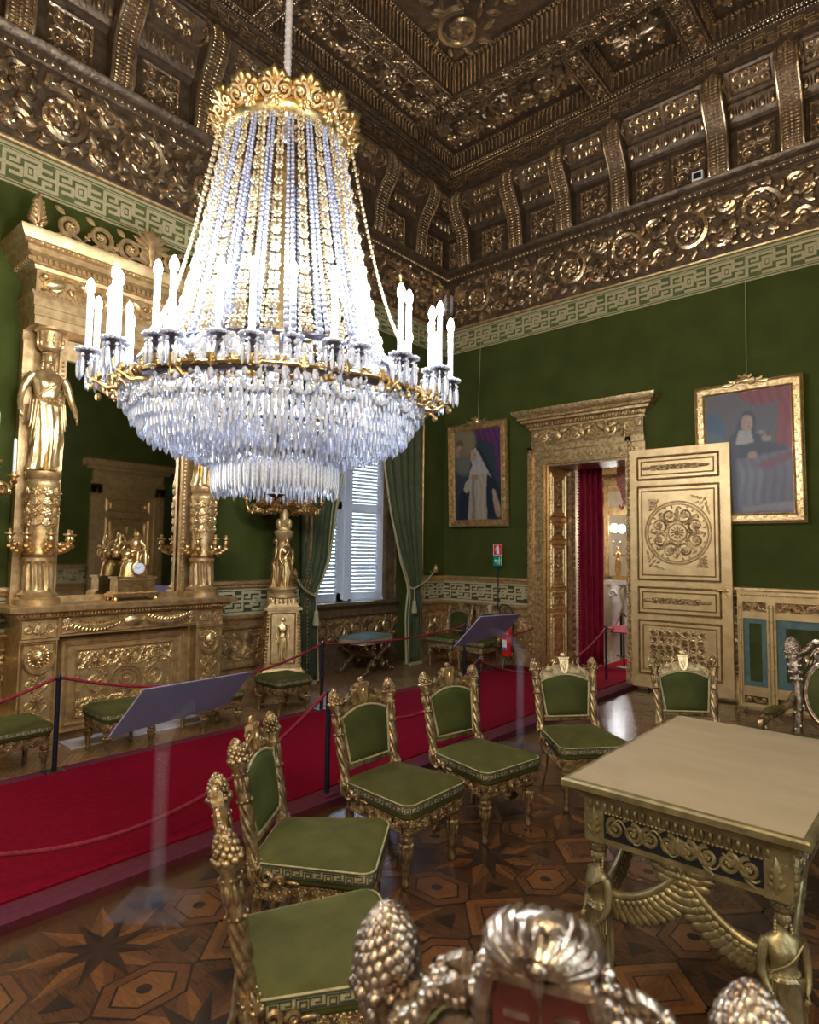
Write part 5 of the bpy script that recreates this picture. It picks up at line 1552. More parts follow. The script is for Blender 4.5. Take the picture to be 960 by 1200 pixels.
dup(c3, (3.925, -4.643, 0), -.149, 'gilt green chair fourth from the front in the row, left of the table corner')
dup(c3, (4.191, -3.865, 0), -.70, 'gilt green chair at the far left corner of the table before the doorway')
dup(c3, (4.097, -6.07, 0), .627, 'gilt green chair second from the front, right of the large clear lectern')
dup(c3, (4.604, -6.528, 0), 1.058, 'gilt green chair nearest the lower left, seen edge on with overlapping pine cone finials')
dup(c3, (4.733, -3.162, 0), -.917, 'gilt green chair behind the table in front of the open carved door')
G2 = 'side chairs in the far corner'
dup(c3, (.47, -.46, 0), -1.57, 'gilt green chair in the far corner of the room beside the curtain', G2)
dup(c3, (.995, -.46, 0), -1.57, 'gilt green chair in the far corner half hidden behind the mauve sign', G2)

# armchairs: one close to the camera seen from behind, one behind the table
def armchair(label):
    t = thing('armchair', label, 'armchair', (0, 0, 0), 0, 'armchairs at the table')
    ring = lambda ins: rring(-.25, .28, .24, .28, .06, ins)
    mb = MB(); cushion(mb, ring, [(.36, .006), (.375, -.004), (.42, -.008), (.435, 0), (.445, .016), (.455, .035)], .03); mb.build('seat_cushion', M['velvet'], t, smooth=60)
    braid(t, ring(-.006), .385, .43, 24)
    mb = MB(); P = rring(-.24, .27, .235, .27, .02, 0, 3); mb.poly([tuple(p) for p in P], .28, .362)
    wrap(mb, P, lambda q, L: rinceau(q, 0, L, .295, .35, 26, .009)); mb.build('seat_rail', M['chair_gold'], t, smooth=30)
    for s in (-1, 1):
        turned_leg(t, .225, s * .225, .285, M['chair_gold'], 1.1)
        mb = MB(); mb.tube([(-.22, s * .21, .29), (-.235, s * .215, .15), (-.28, s * .22, 0)], [.03, .025, .016], 8); mb.build('leg', M['chair_gold'], t)
        # rear post rising to a large pine cone, swelling like a cornucopia
        P = np.array([(-.24, s * .215, .36), (-.245, s * .205, .52), (-.255, s * .20, .66), (-.27, s * .215, .80), (-.285, s * .235, .92), (-.295, s * .242, .975)])
        mb = MB(); mb.tube(P, [.034, .028, .026, .030, .040, .044], 14)
        for k in range(5):
            q = P[-1] * (k / 4) + P[-3] * (1 - k / 4)
            for i in range(8):
                a = i * .785 + k * .4
                mb.ell(q + np.array((cos(a), sin(a), 0)) * (.030 + .003 * k), (.012, .012, .018), 0, 6, 4)
        for i in range(12):
            a = i * .5236; mb.ell(P[-1] + np.array((.046 * cos(a), .046 * sin(a), -.005)), (.013, .013, .011), 0, 6, 4)
        for k in range(14):
            q = P[0] + (P[2] - P[0]) * k / 14; a = k * 1.2
            mb.ell(q + np.array((.026 * cos(a), .026 * sin(a), .01)), (.012, .012, .018), 0, 5, 4)
        po = mb.build('back_post', M['chair_silver'], t, smooth=60)
        mb = MB(); ax = np.stack([np.array((1, 0, 0)), np.array((0, 1, 0)), np.array((0, 0, 1))], 1)
        pinecone(mb, tuple(P[-1] + np.array((0, 0, -.004))), .050, .105, 110, ax)
        mb.build('pine_cone_finial', M['chair_silver'], po, smooth=80)
        # arm
        mb = MB(); mb.tube([(-.25, s * .225, .70), (-.18, s * .25, .63), (-.06, s * .275, .605), (.14, s * .285, .60), (.20, s * .285, .585)], [.022, .024, .026, .028, .02], 10)
        mb.push(mx((.19, s * .285, .56), (1, 0, 0), (0, 0, 1))); spiral(mb, 0, 0, .045, 1.5, pi / 2, -1, .022); mb.pop()
        mb.tube([(.16, s * .285, .58), (.12, s * .28, .50), (.20, s * .27, .42), (.22, s * .262, .35)], [.022, .026, .028, .03], 10)
        for k in range(6): mb.ell((.14 + .012 * k, s * .29, .54 - .03 * k), (.018, .016, .022), 0, 6, 4)
        ar = mb.build('arm', M['chair_gold'], t, smooth=60)
        mb = MB(); mb.ell((.02, s * .28, .632), (.14, .036, .022), 0, 16, 8); mb.build('arm_pad', M['velvet'], ar, smooth=80)
    BT2 = mx((-.25, 0, .46), (0, 1, 0), BV)
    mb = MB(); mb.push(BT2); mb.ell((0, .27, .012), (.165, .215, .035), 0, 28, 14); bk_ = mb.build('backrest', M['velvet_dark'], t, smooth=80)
    a = np.linspace(0, 2 * pi, 41)
    mb = MB(); mb.push(BT2)
    mb.tube(np.stack([.172 * np.cos(a), .27 + .222 * np.sin(a), np.zeros(41)], 1), .018, 8, False); mb.tube(np.stack([.158 * np.cos(a), .27 + .206 * np.sin(a), np.full(41, .02)], 1), .007, 6, False)
    mb.build('oval_frame', M['chair_silver'], bk_)
    # crest: descending ranks of berries and leaves, shell on top, lacquered plaque behind
    mb = MB(); mb.push(BT2)
    for s in (-1, 1):
        for k in range(12):
            tt = k / 11
            u = s * (.075 + .125 * tt); v = .615 - .10 * tt ** .8 - .016 * sin(tt * 9)
            for z in (-.022, 0, .022): mb.ell((u, v + .014, z), (.011, .013, .013), 0, 7, 5)
            leaf(mb, u, v, pi / 2 + s * .5, .05, .022, .012, -.02); leaf(mb, u, v - .035, pi / 2 + s * .9, .05, .02, .012, -.02); leaf(mb, u, v, pi / 2 + s * .5, .05, .022, .012, .02)
        spiral(mb, s * .095, .515, .035, 1.6, pi / 2, s, .014, z=-.02); spiral(mb, s * .155, .475, .028, 1.5, pi / 2, -s, .012, z=-.02); spiral(mb, s * .095, .515, .035, 1.6, pi / 2, s, .014, z=.02)
        for k in range(6): acanthus(mb, s * (.07 + .022 * k), .47 - .012 * k, pi / 2 + s * .3, .08, .035, .012, 3, -.015)
    for k in range(11):                            # shell ribs springing from the front boss, over the top and down the back
        b = pi * (.02 + .96 * k / 10); cb, sb = cos(b), sin(b)
        P = [(0.010 * cb, .668 + .003 * sb, -.046), (.034 * cb, .672 + .016 * sb, -.046), (.058 * cb, .670 + .026 * sb, -.028), (.067 * cb, .666 + .030 * sb, .0), (.058 * cb, .666 + .024 * sb, .026), (.030 * cb, .666 + .012 * sb, .040)]
        mb.tube(P, [.004, .0075, .010, .011, .010, .006], 9)
    mb.ell((0, .676, -.050), (.014, .013, .010), 0, 10, 6); mb.ell((0, .655, -.046), (.009, .022, .008), 0, 8, 5); mb.ell((0, .676, 0), (.05, .035, .03), 0, 12, 8)
    mb.bx(-.064, .064, .640, .652, -.040, .03); mb.bx(-.060, .060, .652, .662, -.034, .026)
    for s in (-1, 1): mb.tube([(s * .062, .645, -.03), (s * .076, .59, -.032), (s * .062, .52, -.03), (s * .085, .48, -.025)], [.012, .013, .012, .014], 7)
    cr = mb.build('crest_rail', M['chair_silver'], t)
    mb = MB(); mb.push(BT2); mb.bx(-.060, .060, .47, .641, -.032, -.02); mb.bx(-.052, .052, .47, .641, -.02, .02)
    pl = mb.build('lacquered_plaque', M['red_panel'], cr, smooth=0)
    mb = MB(); mb.push(BT2); mb.bx(-.046, -.016, .600, .606, -.0345, -.03); mb.bx(.014, .046, .590, .597, -.0345, -.03); mb.bx(-.001, .001, .47, .64, -.0335, -.03)
    mb.build('plaque_fillet', M['chair_silver'], pl, smooth=0)
    return t
ac = armchair('silver gilt armchair in the bottom foreground seen from behind, shell crest over a red plaque')
ac.location = (5.60, -6.78, 0); ac.rotation_euler[2] = radians(110.7)
dup(ac, (5.48, -3.22, 0), -1.66, 'gilt armchair with oval green back behind the table at the right edge')

# banquettes along the fireplace wall
def banquette(label):
    t = thing('upholstered_stool', label, 'stool', (0, 0, 0), 0, 'square stools along the fireplace wall')
    ring = lambda ins: rring(-.21, .21, .21, .21, .035, ins)
    mb = MB(); cushion(mb, ring, [(.268, .006), (.285, -.004), (.325, -.010), (.345, -.004), (.36, .014)], .03); mb.build('seat_cushion', M['velvet'], t, smooth=60)
    braid(t, ring(-.008), .30, .338, 16)
    mb = MB(); P = rring(-.2, .2, .2, .2, .015, 0, 3); mb.poly([tuple(p) for p in P], .20, .27)
    wrap(mb, P, lambda q, L: (rinceau(q, 0, L, .212, .258, 24, .008), beads(q, (0, .264, .002), (L, .264, .002), .02, .007))); mb.build('seat_rail', M['chair_gold'], t, smooth=30)
    for sx in (-1, 1):
        for sy in (-1, 1): turned_leg(t, sx * .175, sy * .175, .205, M['chair_gold'], .95)
    return t
bq = banquette('square green stool in front of the chimney board right of the black post')
bq.location = (.98, -5.48, 0)
dup(bq, (.96, -6.27, 0), .03, 'square green stool cut by the left edge of the photo beside the black post')
dup(bq, (.98, -4.66, 0), 0, 'square green stool mostly hidden behind the mauve lectern sign')
dup(bq, (.92, -3.80, 0), -.04, 'square green stool in front of the standing candelabrum')

# curule stool in the window bay
xs = thing('curule_stool', 'gilt stool with crossed scroll legs and grey green top below the window', 'stool', (.02, -1.72, 0), .15)
ring = lambda ins: rring(-.22, .22, .34, .34, .05, ins)
mb = MB(); cushion(mb, ring, [(.46, .0), (.475, -.006), (.49, 0), (.50, .03)], .012); mb.build('seat_cushion', M['slate_top'], xs, smooth=60)
mb = MB(); mb.poly([tuple(p) for p in rring(-.225, .225, .345, .345, .05)], .405, .462); mb.build('seat_side', M['band_tan'], xs, smooth=40)
for s in (-1, 1):
    for q in (-1, 1):
        mb = MB()
        y = q * .0
        P = [(s * .20, q * .30, .40), (s * .19, q * .25, .33), (s * .18, q * .08, .25), (s * .18, -q * .06, .20), (s * .19, -q * .20, .12), (s * .20, -q * .27, .04), (s * .20, -q * .33, .02), (s * .20, -q * .34, .05)]
        mb.tube(P, [.022, .022, .028, .030, .026, .022, .022, .014], 9)
        for k in range(7):
            p = np.array(P[k]); mb.ell(p + np.array((s * .02, 0, .015)), (.022, .022, .026), 0, 6, 4)
        mb.build('leg', M['chair_gold'], xs, smooth=60)
mb = MB(); mb.tube([(-.18, 0, .225), (.18, 0, .225)], .02, 10)
for s in (-1, 1):
    mb.push(mx((s * .205, 0, .225), (0, 1, 0), (0, 0, 1))); flower(mb, 0, 0, .05, .03, 8)
    for q in (-1, 1): spiral(mb, q * .10, .12, .06, 1.5, -pi / 2, q, .016); spiral(mb, q * .09, -.10, .05, 1.5, pi / 2, -q, .014)
    mb.pop()
mb.build('stretcher', M['chair_gold'], xs)
# ------------------------------------------------------------------ table with caryatid legs
TX0, TX1, TY0, TY1 = 4.98, 5.785, -5.65, -4.36
tb = thing('writing_table', 'gilt table with plain buff top, pierced scroll apron and winged caryatid legs', 'table', ((TX0 + TX1) / 2, (TY0 + TY1) / 2, 0))
hw, hl = (TX1 - TX0) / 2, (TY1 - TY0) / 2
mb = MB(); mb.bx(-hw + .022, hw - .022, -hl + .022, hl - .022, .755, .771); mb.build('table_top', M['table_top'], tb, smooth=0)
mb = MB()
prof = [(.055, .705), (.04, .71), (.035, .725), (.012, .735), (.0, .742), (.0, .762), (.006, .769), (.024, .7705)]
for i in range(4):
    def C_(p, k):
        x, y = ((-1, -1), (1, -1), (1, 1), (-1, 1))[k % 4]; return (x * (hw - p[0]), y * (hl - p[0]), p[1])
    mb.sweep(prof, lambda p: C_(p, i), lambda p: C_(p, i + 1), False)
mb.bx(-hw + .05, hw - .05, -hl + .05, hl - .05, .70, .755)
mb.build('top_moulding', M['bronze_green'], tb, smooth=30)
mb = MB(); ins = .07
for a, b, c, d in ((-hw + ins, hw - ins, -hl + ins, -hl + ins + .03), (-hw + ins, hw - ins, hl - ins - .03, hl - ins), (-hw + ins, -hw + ins + .03, -hl + ins, hl - ins), (hw - ins - .03, hw - ins, -hl + ins, hl - ins)):
    mb.bx(a, b, c, d, .655, .705); mb.bx(a, b, c, d, .545, .565)
    mb.bx(a + .012 if b - a > .1 else a + .012, b - .012, c + .012, d - .012, .565, .655)
mb.build('apron', M['bronze_green'], tb, smooth=0)
AP = [(mx((0, -hl + ins, 0), (1, 0, 0), (0, 0, 1)), hw - ins), (mx((-hw + ins, 0, 0), (0, -1, 0), (0, 0, 1)), hl - ins), (mx((hw - ins, 0, 0), (0, 1, 0), (0, 0, 1)), hl - ins), (mx((0, hl - ins, 0), (-1, 0, 0), (0, 0, 1)), hw - ins)]
for T, w in AP:
    mb = MB(); mb.push(T); mb.bx(-w + .07, w - .07, .567, .652, .0, .0005)  # black sheet stands in for the shade behind the pierced scrolls
    a = mb.build('apron_shade_sheet', M['black'], tb, smooth=0)
    mb = MB(); mb.push(T)
    n = int(2 * (w - .08) / .072); n += n % 2
    for k in range(n):
        u = -w + .08 + (k + .5) * 2 * (w - .08) / n; s = 1 if k < n / 2 else -1
        spiral(mb, u, .611, .035, 1.8, pi / 2, s * (-1) ** k, .009, k=6); flower(mb, u, .611, .012, .010, 6)
        leaf(mb, u + s * .02, .611 + .028 * (-1) ** k, s * .6, .05, .016, .008); leaf(mb, u + s * .045, .611 - .025 * (-1) ** k, pi / 2 * (-1) ** k, .04, .014, .008)
    acanthus(mb, 0, .575, pi / 2, .075, .08, .012, 5)
    tt = np.linspace(-w + .08, w - .08, n * 8)
    mb.tube(np.stack([tt, .611 + .034 * np.cos((tt + w) * pi * n / (2 * (w - .08))), np.full(len(tt), .002)], 1), .004, 5)
    for i in range(int(2 * (w - .02) / .028)):
        u = -w + .02 + i * .028; mb.ell((u, .681, .004), (.009, .020, .010), 0, 6, 5); 
    beads(mb, (-w, .658, .004), (w, .658, .004), .014, .006); beads(mb, (-w, .702, .004), (w, .702, .004), .012, .005)
    for s in (-1, 1): mb.bx(s * (w - .035) - .035, s * (w - .035) + .035, .545, .70, 0, .008); acanthus(mb, s * (w - .035), .56, pi / 2, .12, .06, .014, 4, .01)
    mb.build('apron_scrolls', M['bronze_green'], a)
k = 0
for sx in (-1, 1):
    for sy in (-1, 1):
        x, y = sx * (hw - .10), sy * (hl - .11)
        mb = MB()
        a = math.atan2(sy * .75, sx * .55) if sy < 0 else math.atan2(sy, sx)
        mb.push(mx((x, y, .05), (cos(a), sin(a), 0), (-sin(a), cos(a), 0))); statue(mb, .47, 'in', arm_r=1.05); mb.pop()
        mb.lathe([(.055, 0), (.06, .012), (.05, .02), (.055, .05)], 20, (x, y, 0))
        mb.lathe([(.028, .50), (.034, .515), (.03, .53), (.045, .55), (.05, .57), (.0, .58)], 16, (x, y, 0))
        for i in range(8):
            b = i * pi / 4; mb.push(mx((x + .03 * cos(b), y + .03 * sin(b), .505), (-sin(b), cos(b), 0), (0, 0, 1))); acanthus(mb, 0, 0, pi / 2, .07, .03, .01, 3); mb.pop()
        lg = mb.build('caryatid_leg', M['bronze_green'], tb, smooth=70)
        for (dx, dy) in ((-sx, 0), (0, -sy)):
            U = np.array((dx, dy, 0.)); mb = MB(); mb.push(mx((x, y, 0), U, (0, 0, 1)))
            R = .28 if dx else .30
            # wing: curved bone with ranks of feathers sweeping up to the apron
            tt = np.linspace(0, 1, 16)
            bx_ = .05 + R * tt; bz = .36 + .04 * np.sin(tt * pi * .9) - .05 * np.sin(tt * pi) + .175 * tt ** 1.6
            mb.tube(np.stack([bx_, bz, 0 * tt], 1), .018 - .006 * tt, 8)
            for r_, (L, w_) in enumerate(((.045, .034), (.075, .038), (.115, .036))):
                for i in range(22):
                    q = i / 21; j = min(15, int(q * 15))
                    ang = -1.75 + 1.75 * q ** .8 + .15 * r_
                    leaf(mb, bx_[j], bz[j] - .006 * r_, ang, L * (.75 + .4 * q), w_, .016 - .003 * r_, .0, 8, 5)
            spiral(mb, bx_[-1] - .01, bz[-1] - .012, .03, 1.2, 0, 1, .012)
            mb.build('wing', M['bronze_green'], lg, smooth=70)
# ------------------------------------------------------------------ runner carpet on its low platform
cp = thing('carpet_runner', 'crimson runner carpet on a low platform crossing the room to the doorway', 'carpet', (2.15, -4.7, 0))
mb = MB(); mb.push(mx((-2.15, 4.7, 0))); mb.bx(1.22, 3.10, -9.5, -.06, .0, .045); mb.build('platform', M['carpet_border'], cp, smooth=0)
mb = MB(); mb.push(mx((-2.15, 4.7, 0))); mb.bx(1.36, 2.93, -9.48, -.06, .045, .056); mb.build('carpet_pile', M['carpet'], cp, smooth=0)
mb = MB(); mb.push(mx((-2.15, 4.7, 0))); mb.bx(1.88, 2.92, -.06, .62, .0, .055); mb.bx(2.26, 2.92, .62, 4.2, 0, .055)
mb.build('carpet_extension', M['carpet'], cp, smooth=0)

# ------------------------------------------------------------------ posts and ropes
def post(label, x, y, z=.045, h=.66):
    t = thing('barrier_post', label, 'post', (x, y, z), 0, 'black rope posts along the carpet')
    mb = MB(); mb.bx(-.06, .06, -.06, .06, 0, .008); mb.build('base_plate', M['carpet_border'] if x > 2.5 else M['iron'], t, smooth=0)
    mb = MB(); mb.lathe([(.017, .008), (.017, h)], 16); mb.build('shaft', M['iron'], t)
    mb = MB(); mb.lathe([(.019, h - .03), (.021, h - .02), (.021, h), (.012, h + .012), (0, h + .013)], 16)
    for i in range(2): mb.ell((0, (.026 if i else -.026), h - .018), (.010, .014, .010), 0, 8, 5)
    mb.build('cap', M['iron'], t)
    return t
PT = [('black rope post in front of the chimney board at far left', 1.30, -6.08), ('black rope post before the stool by the window bay', 1.30, -3.62), ('slim black rope post in front of the mauve sign near the far corner', 1.30, -1.22),
      ('black rope post on the near carpet edge behind the first row chairs', 3.0, -5.05), ('black rope post on the near carpet edge behind the fourth chair of the row', 3.0, -3.35), ('black rope post on the carpet just inside the doorway', 2.72, -.12),
      ('far black rope post standing in the next room', 1.95, 2.2)]
for lb, x, y in PT: post(lb, x, y, 0 if y > 1 else .045)
PT2 = [('black rope post on the near carpet edge beyond the left edge of the photo', 3.0, -7.73), ('black rope post on the far carpet edge beyond the left edge of the photo', 1.30, -8.43)]
for lb, x, y in PT2: post(lb, x, y)
def rope(label, a, b, sag, n=26, r=.011):
    a = np.array(a, float); b = np.array(b, float); t = np.linspace(0, 1, n)
    P = a + (b - a) * t[:, None]; P[:, 2] -= sag * 4 * t * (1 - t)
    c = (a + b) / 2
    mb = MB(); mb.tube(P - c, r, 8)
    T = np.gradient(P, axis=0); m = int(np.linalg.norm(b - a) / .03)
    for i in range(m):
        f = (i + .5) / m * (n - 1); j = min(n - 2, int(f)); q = P[j] + (P[j + 1] - P[j]) * (f - j) - c
        d = T[j] / np.linalg.norm(T[j]); up = np.array((0, 0, 1.)); s = np.cross(d, up); s /= np.linalg.norm(s); u2 = np.cross(s, d)
        dd = d * .8 + u2 * .6; e2 = -d * .6 + u2 * .8
        mb.ell(q + s * r * .35, (.015, r * .45, r * 1.02), 0, 5, 4, R=np.stack([dd, s, e2], 1))
    o = mb.build('barrier_rope', M['rope'], None, loc=tuple(c), smooth=70)
    tag(o, label, 'rope', 'crimson barrier ropes')
h = .69
rope('crimson rope falling from the far left post towards the left edge of the photo', (1.30, -6.11, h), (1.30, -8.4, h), .22)
rope('long crimson rope from the far left post to the post by the window bay', (1.30, -6.05, h), (1.30, -3.65, h), .20)
rope('crimson rope between the window bay post and the post by the far mauve sign', (1.30, -3.59, h), (1.30, -1.25, h), .06)
rope('crimson rope from the far corner post towards the left door jamb', (1.30, -1.19, h), (1.66, -.11, .60), .12)
rope('dark crimson rope sagging across the near side of the carpet behind the lectern', (3.0, -5.08, h), (3.0, -7.7, h), .47, 40)
rope('crimson rope hanging between the two near posts behind the chairs', (3.0, -5.02, h), (3.0, -3.38, h), .30)
rope('crimson rope from the near post towards the doorway post', (3.0, -3.32, h), (2.72, -.15, h), .28)
rope('crimson rope rising from the doorway post to the far post', (2.72, -.09, h), (1.95, 2.17, h + .0), .10)
rope('crimson rope sagging beyond the far post in the next room', (1.95, 2.23, h), (2.9, 3.2, h), .28)

# ------------------------------------------------------------------ clear acrylic lecterns
def lectern(label, quad, base, r=.036):
    quad = [np.array(q) for q in quad]; c = sum(quad) / 4; o = np.array((base[0], base[1], 0))
    t = thing('acrylic_lectern', label, 'sign stand', tuple(o), 0, 'clear information lecterns')
    N = np.cross(quad[3] - quad[0], quad[1] - quad[0]); N /= np.linalg.norm(N)
    if N[2] < 0: N = -N
    def slab(P, t0, t1):
        V = [p + N * t0 - o for p in P] + [p + N * t1 - o for p in P]
        return V, [(0, 1, 2, 3), (7, 6, 5, 4), (0, 4, 5, 1), (1, 5, 6, 2), (2, 6, 7, 3), (3, 7, 4, 0)]
    mb = MB(); mb.add(*slab(quad, -.003, .003)); mb.build('information_sheet', M['acrylic_sheet'], t, smooth=0)
    g = [c + (q - c) * 1.03 for q in quad]
    mb = MB(); mb.add(*slab(g, -.010, -.005)); mb.build('backing_plate', M['acrylic'], t, smooth=0)
    d = c - o; 
    mb = MB(); zt = c[2] - .10
    z1 = c[2] - .22
    P = [(0, 0, .012), (0, 0, z1 * .5), (0, 0, z1)] + [(d[0] * (1 - cos(q)), d[1] * (1 - cos(q)), z1 + .19 * sin(q)) for q in np.linspace(.25, pi / 2, 6)]
    ring_o = MB()
    mb.tube(P, r, 20, True); mb.build('post_tube', M['acrylic'], t, smooth=60)
    mb = MB(); mb.tube(P[:3], r * .72, 20, True); mb.build('post_core', M['acrylic'], t, smooth=60)
    mb = MB(); mb.lathe([(r * 1.35, .011), (r * 1.35, .035), (r * 1.1, .038)], 24); mb.build('collar', M['acrylic'], t)
    mb = MB(); mb.push(mx((0, 0, 0), (.80, .6, 0), (-.6, .80, 0))); mb.bx(-.17, .17, -.14, .14, .002, .012); mb.build('base_plate', M['acrylic'], t, smooth=0)
lectern('clear lectern with mauve sheet standing on the parquet beside the near edge of the carpet', [(3.49, -6.685, .837), (3.609, -6.605, 1.035), (3.182, -5.781, .944), (3.07, -5.86, .76)], (3.36, -6.38))
lectern('clear lectern with mauve sheet in front of the far corner chairs, smaller in the photo', [(2.95, -3.63, .838), (3.19, -3.59, 1.102), (3.06, -2.75, 1.062), (2.89, -2.76, .86)], (3.325, -3.2))

# ------------------------------------------------------------------ fire point with sign pole
fe = thing('fire_extinguisher', 'red fire extinguisher with hose standing at the wall under the red and green sign', 'extinguisher', (1.40, -.36, .057))
mb = MB(); mb.lathe([(.065, .16), (.07, .17), (.07, .52), (.06, .58), (.03, .62), (.02, .63)], 24); mb.build('cylinder_body', M['ext_red'], fe)
mb = MB(); mb.push(mx((0, -.071, .33), (1, 0, 0), (0, 0, 1))); mb.bx(-.035, .035, -.08, .06, -.004, .001); lb_ = mb.build('body_label', M['white'], fe, smooth=0)
mb = MB(); mb.push(mx((0, -.071, .33), (1, 0, 0), (0, 0, 1))); mb.bx(-.035, .035, -.08, -.04, .001, .002); mb.build('label_band', M['blue'], lb_, smooth=0)
mb = MB(); mb.lathe([(.02, .63), (.024, .64), (.024, .68), (0, .685)], 14); mb.bx(-.015, .09, -.012, .012, .68, .70); mb.bx(-.015, .085, -.012, .012, .645, .655)
mb.build('valve_head', M['ext_red'], fe, smooth=30)
mb = MB(); mb.tube([(-.02, 0, .66), (-.10, 0, .74), (-.13, 0, .80), (-.08, 0, .86), (.02, .0, .85), (.10, 0, .76), (.10, 0, .55), (.085, 0, .35)], .011, 8); mb.tube([(.085, 0, .36), (.082, 0, .22)], [.013, .018], 8); mb.build('hose', M['black'], fe)
mb = MB()
for i in range(3):
    a = 2 * pi * i / 3 + .5; mb.tube([(.05 * cos(a), .05 * sin(a), .17), (.11 * cos(a), .11 * sin(a), 0)], .008, 6)
mb.lathe([(.055, .15), (.072, .155), (.072, .165), (.0, .165)], 20)
mb.build('tripod_stand', M['black'], fe)
sp = thing('safety_sign_pole', 'thin pole carrying a red and a green safety sign against the green wall', 'sign', (1.09, -.115, 0))
mb = MB(); mb.lathe([(.04, 0), (.04, .01), (.008, .015), (.008, 1.60), (0, 1.605)], 14); mb.build('pole', M['iron'], sp)
ST = mx((0, -.012, 1.60), (1, 0, 0), (0, 0, 1))
mb = MB(); mb.push(ST); mb.bx(-.078, .078, .0, .165, -.004, 0); s1 = mb.build('fire_sign', M['red_sign'], sp, smooth=0)
mb = MB(); mb.push(ST)
for a, b, c, d in ((-.078, .078, .157, .165), (-.078, .078, 0, .008), (-.078, -.07, 0, .165), (.07, .078, 0, .165)): mb.bx(a, b, c, d, 0, .0015)
mb.poly([(-.022, .02), (.026, .02), (.026, .10), (.018, .118), (.012, .13), (.02, .145), (-.016, .145), (-.022, .135), (-.006, .13), (-.012, .118), (-.022, .10)], 0, .0015)
mb.tube([(-.018, .12, .001), (-.036, .10, .001), (-.036, .06, .001)], .004, 5)
mb.build('extinguisher_symbol', M['white'], s1, smooth=0)
mb = MB(); mb.push(ST); mb.bx(-.078, .078, -.155, -.005, -.004, 0); s2 = mb.build('exit_sign', M['green_sign'], sp, smooth=0)
mb = MB(); mb.push(ST)
mb.poly([(-.062, -.08), (-.03, -.05), (-.03, -.068), (.0, -.068), (.0, -.092), (-.03, -.092), (-.03, -.11)], 0, .0015)
mb.ell((.028, -.038, 0), (.010, .010, .0015), 0, 10, 4); mb.tube([(.028, -.05, 0), (.02, -.085, 0), (.036, -.11, 0), (.03, -.135, 0)], [.007, .009, .006, .005], 5); mb.tube([(.02, -.085, 0), (.006, -.105, 0), (.008, -.13, 0)], .005, 5); mb.tube([(.028, -.055, 0), (.046, -.075, 0), (.056, -.066, 0)], .004, 5)
mb.bx(.06, .066, -.14, -.02, 0, .0015)
mb.build('running_figure_symbol', M['white'], s2, smooth=0)

# ------------------------------------------------------------------ things in the next room
def drape(name, label, x, y0, y1, z0, z1, m):
    mb = MB(); nu, nz = 50, 14; V = []
    for j in range(nz):
        z = z0 + (z1 - z0) * j / (nz - 1)
        for i in range(nu):
            s = i / (nu - 1); V.append((x + .05 * sin(s * 26 + .3 * z) + (y1 - y0) * 0, y0 + (y1 - y0) * s, z))
    F = [(j * nu + i, j * nu + i + 1, (j + 1) * nu + i + 1, (j + 1) * nu + i) for j in range(nz - 1) for i in range(nu - 1)]
    mb.add(V, F)
    return mb, V
t = thing('door_curtain', 'deep crimson velvet curtain hanging in the next room beyond the doorway', 'curtain', (1.93, .74, 0))
mb, V = drape('', '', 0, 0, .34, .03, 3.1, None)
mb.T[-1] = mx((0, 0, 0), (cos(-.5), sin(-.5), 0), (-sin(-.5), cos(-.5), 0))
mb2 = MB(); mb2.push(mx((0, 0, 0), (cos(-.9), sin(-.9), 0), (-sin(-.9), cos(-.9), 0))); mb2.add(V, mb.f)
o = mb2.build('curtain_cloth', M['curtain_red'], t, smooth=80); sm = o.modifiers.new('thick', 'SOLIDIFY'); sm.thickness = .008
mb = MB(); mb.push(mx((0, 0, 0), (cos(-.9), sin(-.9), 0), (-sin(-.9), cos(-.9), 0)))
for i in range(70): mb.ell((.03, -.005, .06 + i * .043), (.018, .018, .018), 0, 6, 4)
mb.build('bobble_fringe', M['curtain_red'], t)
mb = MB()
P = [(0, 0), (.34, 0), (.36, .5), (.28, .62), (.30, .72), (.20, .80), (.10, .72), (.06, .60), (0, .55)]
mb.push(mx((2.30, 1.25, 3.05), (.9, -.3, 0), (0, 0, -1))); mb.poly([(x, y * 1.25 - .3) for x, y in P], 0, .04)
for i in range(14): mb.ell((.04 + i * .022, .68 + .05 * sin(i * .9), .02), (.014, .03, .03), 0, 6, 4)
tag(mb.build('pelmet', M['damask']), 'patterned crimson pelmet with scalloped edge above the doorway opening', 'pelmet')
t = thing('marble_console', 'white marble chimneypiece with carved support in the next room', 'fireplace', (.66, 5.0, 0))
mb = MB(); mb.bx(-.25, 2.2, .0, .9, 1.02, 1.10); mb.bx(-.2, 2.2, .05, .9, .95, 1.02); mb.bx(-.2, .12, .08, .9, 0, .12); mb.bx(.12, 2.2, .2, .9, .0, .95)
mb.build('shelf', M['marble'], t, smooth=0)
mb = MB(); mb.tube([(-.04, .12, .10), (-.06, .10, .35), (.02, .02, .60), (-.02, -.0, .85), (.0, .05, .98)], [.10, .09, .12, .10, .12], 12)
spiral(mb.push(mx((-.03, -.08, .82), (1, 0, 0), (0, 0, 1))), 0, 0, .09, 1.5, 0, 1, .035); mb.pop()
mb.build('scrolled_support', M['marble'], t)
mb = MB(); mb.push(mx((0, .2, 0), (1, 0, 0), (0, 0, 1))); rect_frame(mb, .2, 1.2, .12, .9, .05, .03); arabesque(mb, .28, 1.1, .18, .84, .03, 4, 3)
mb.build('gilt_panel', M['gold'], t)
t = thing('mantel_garniture', 'gilt bronze figure group standing on the marble chimneypiece in the next room', 'ornament', (.78, 5.35, 1.10))
mb = MB(); mb.bx(-.3, .55, -.1, .12, 0, .10)
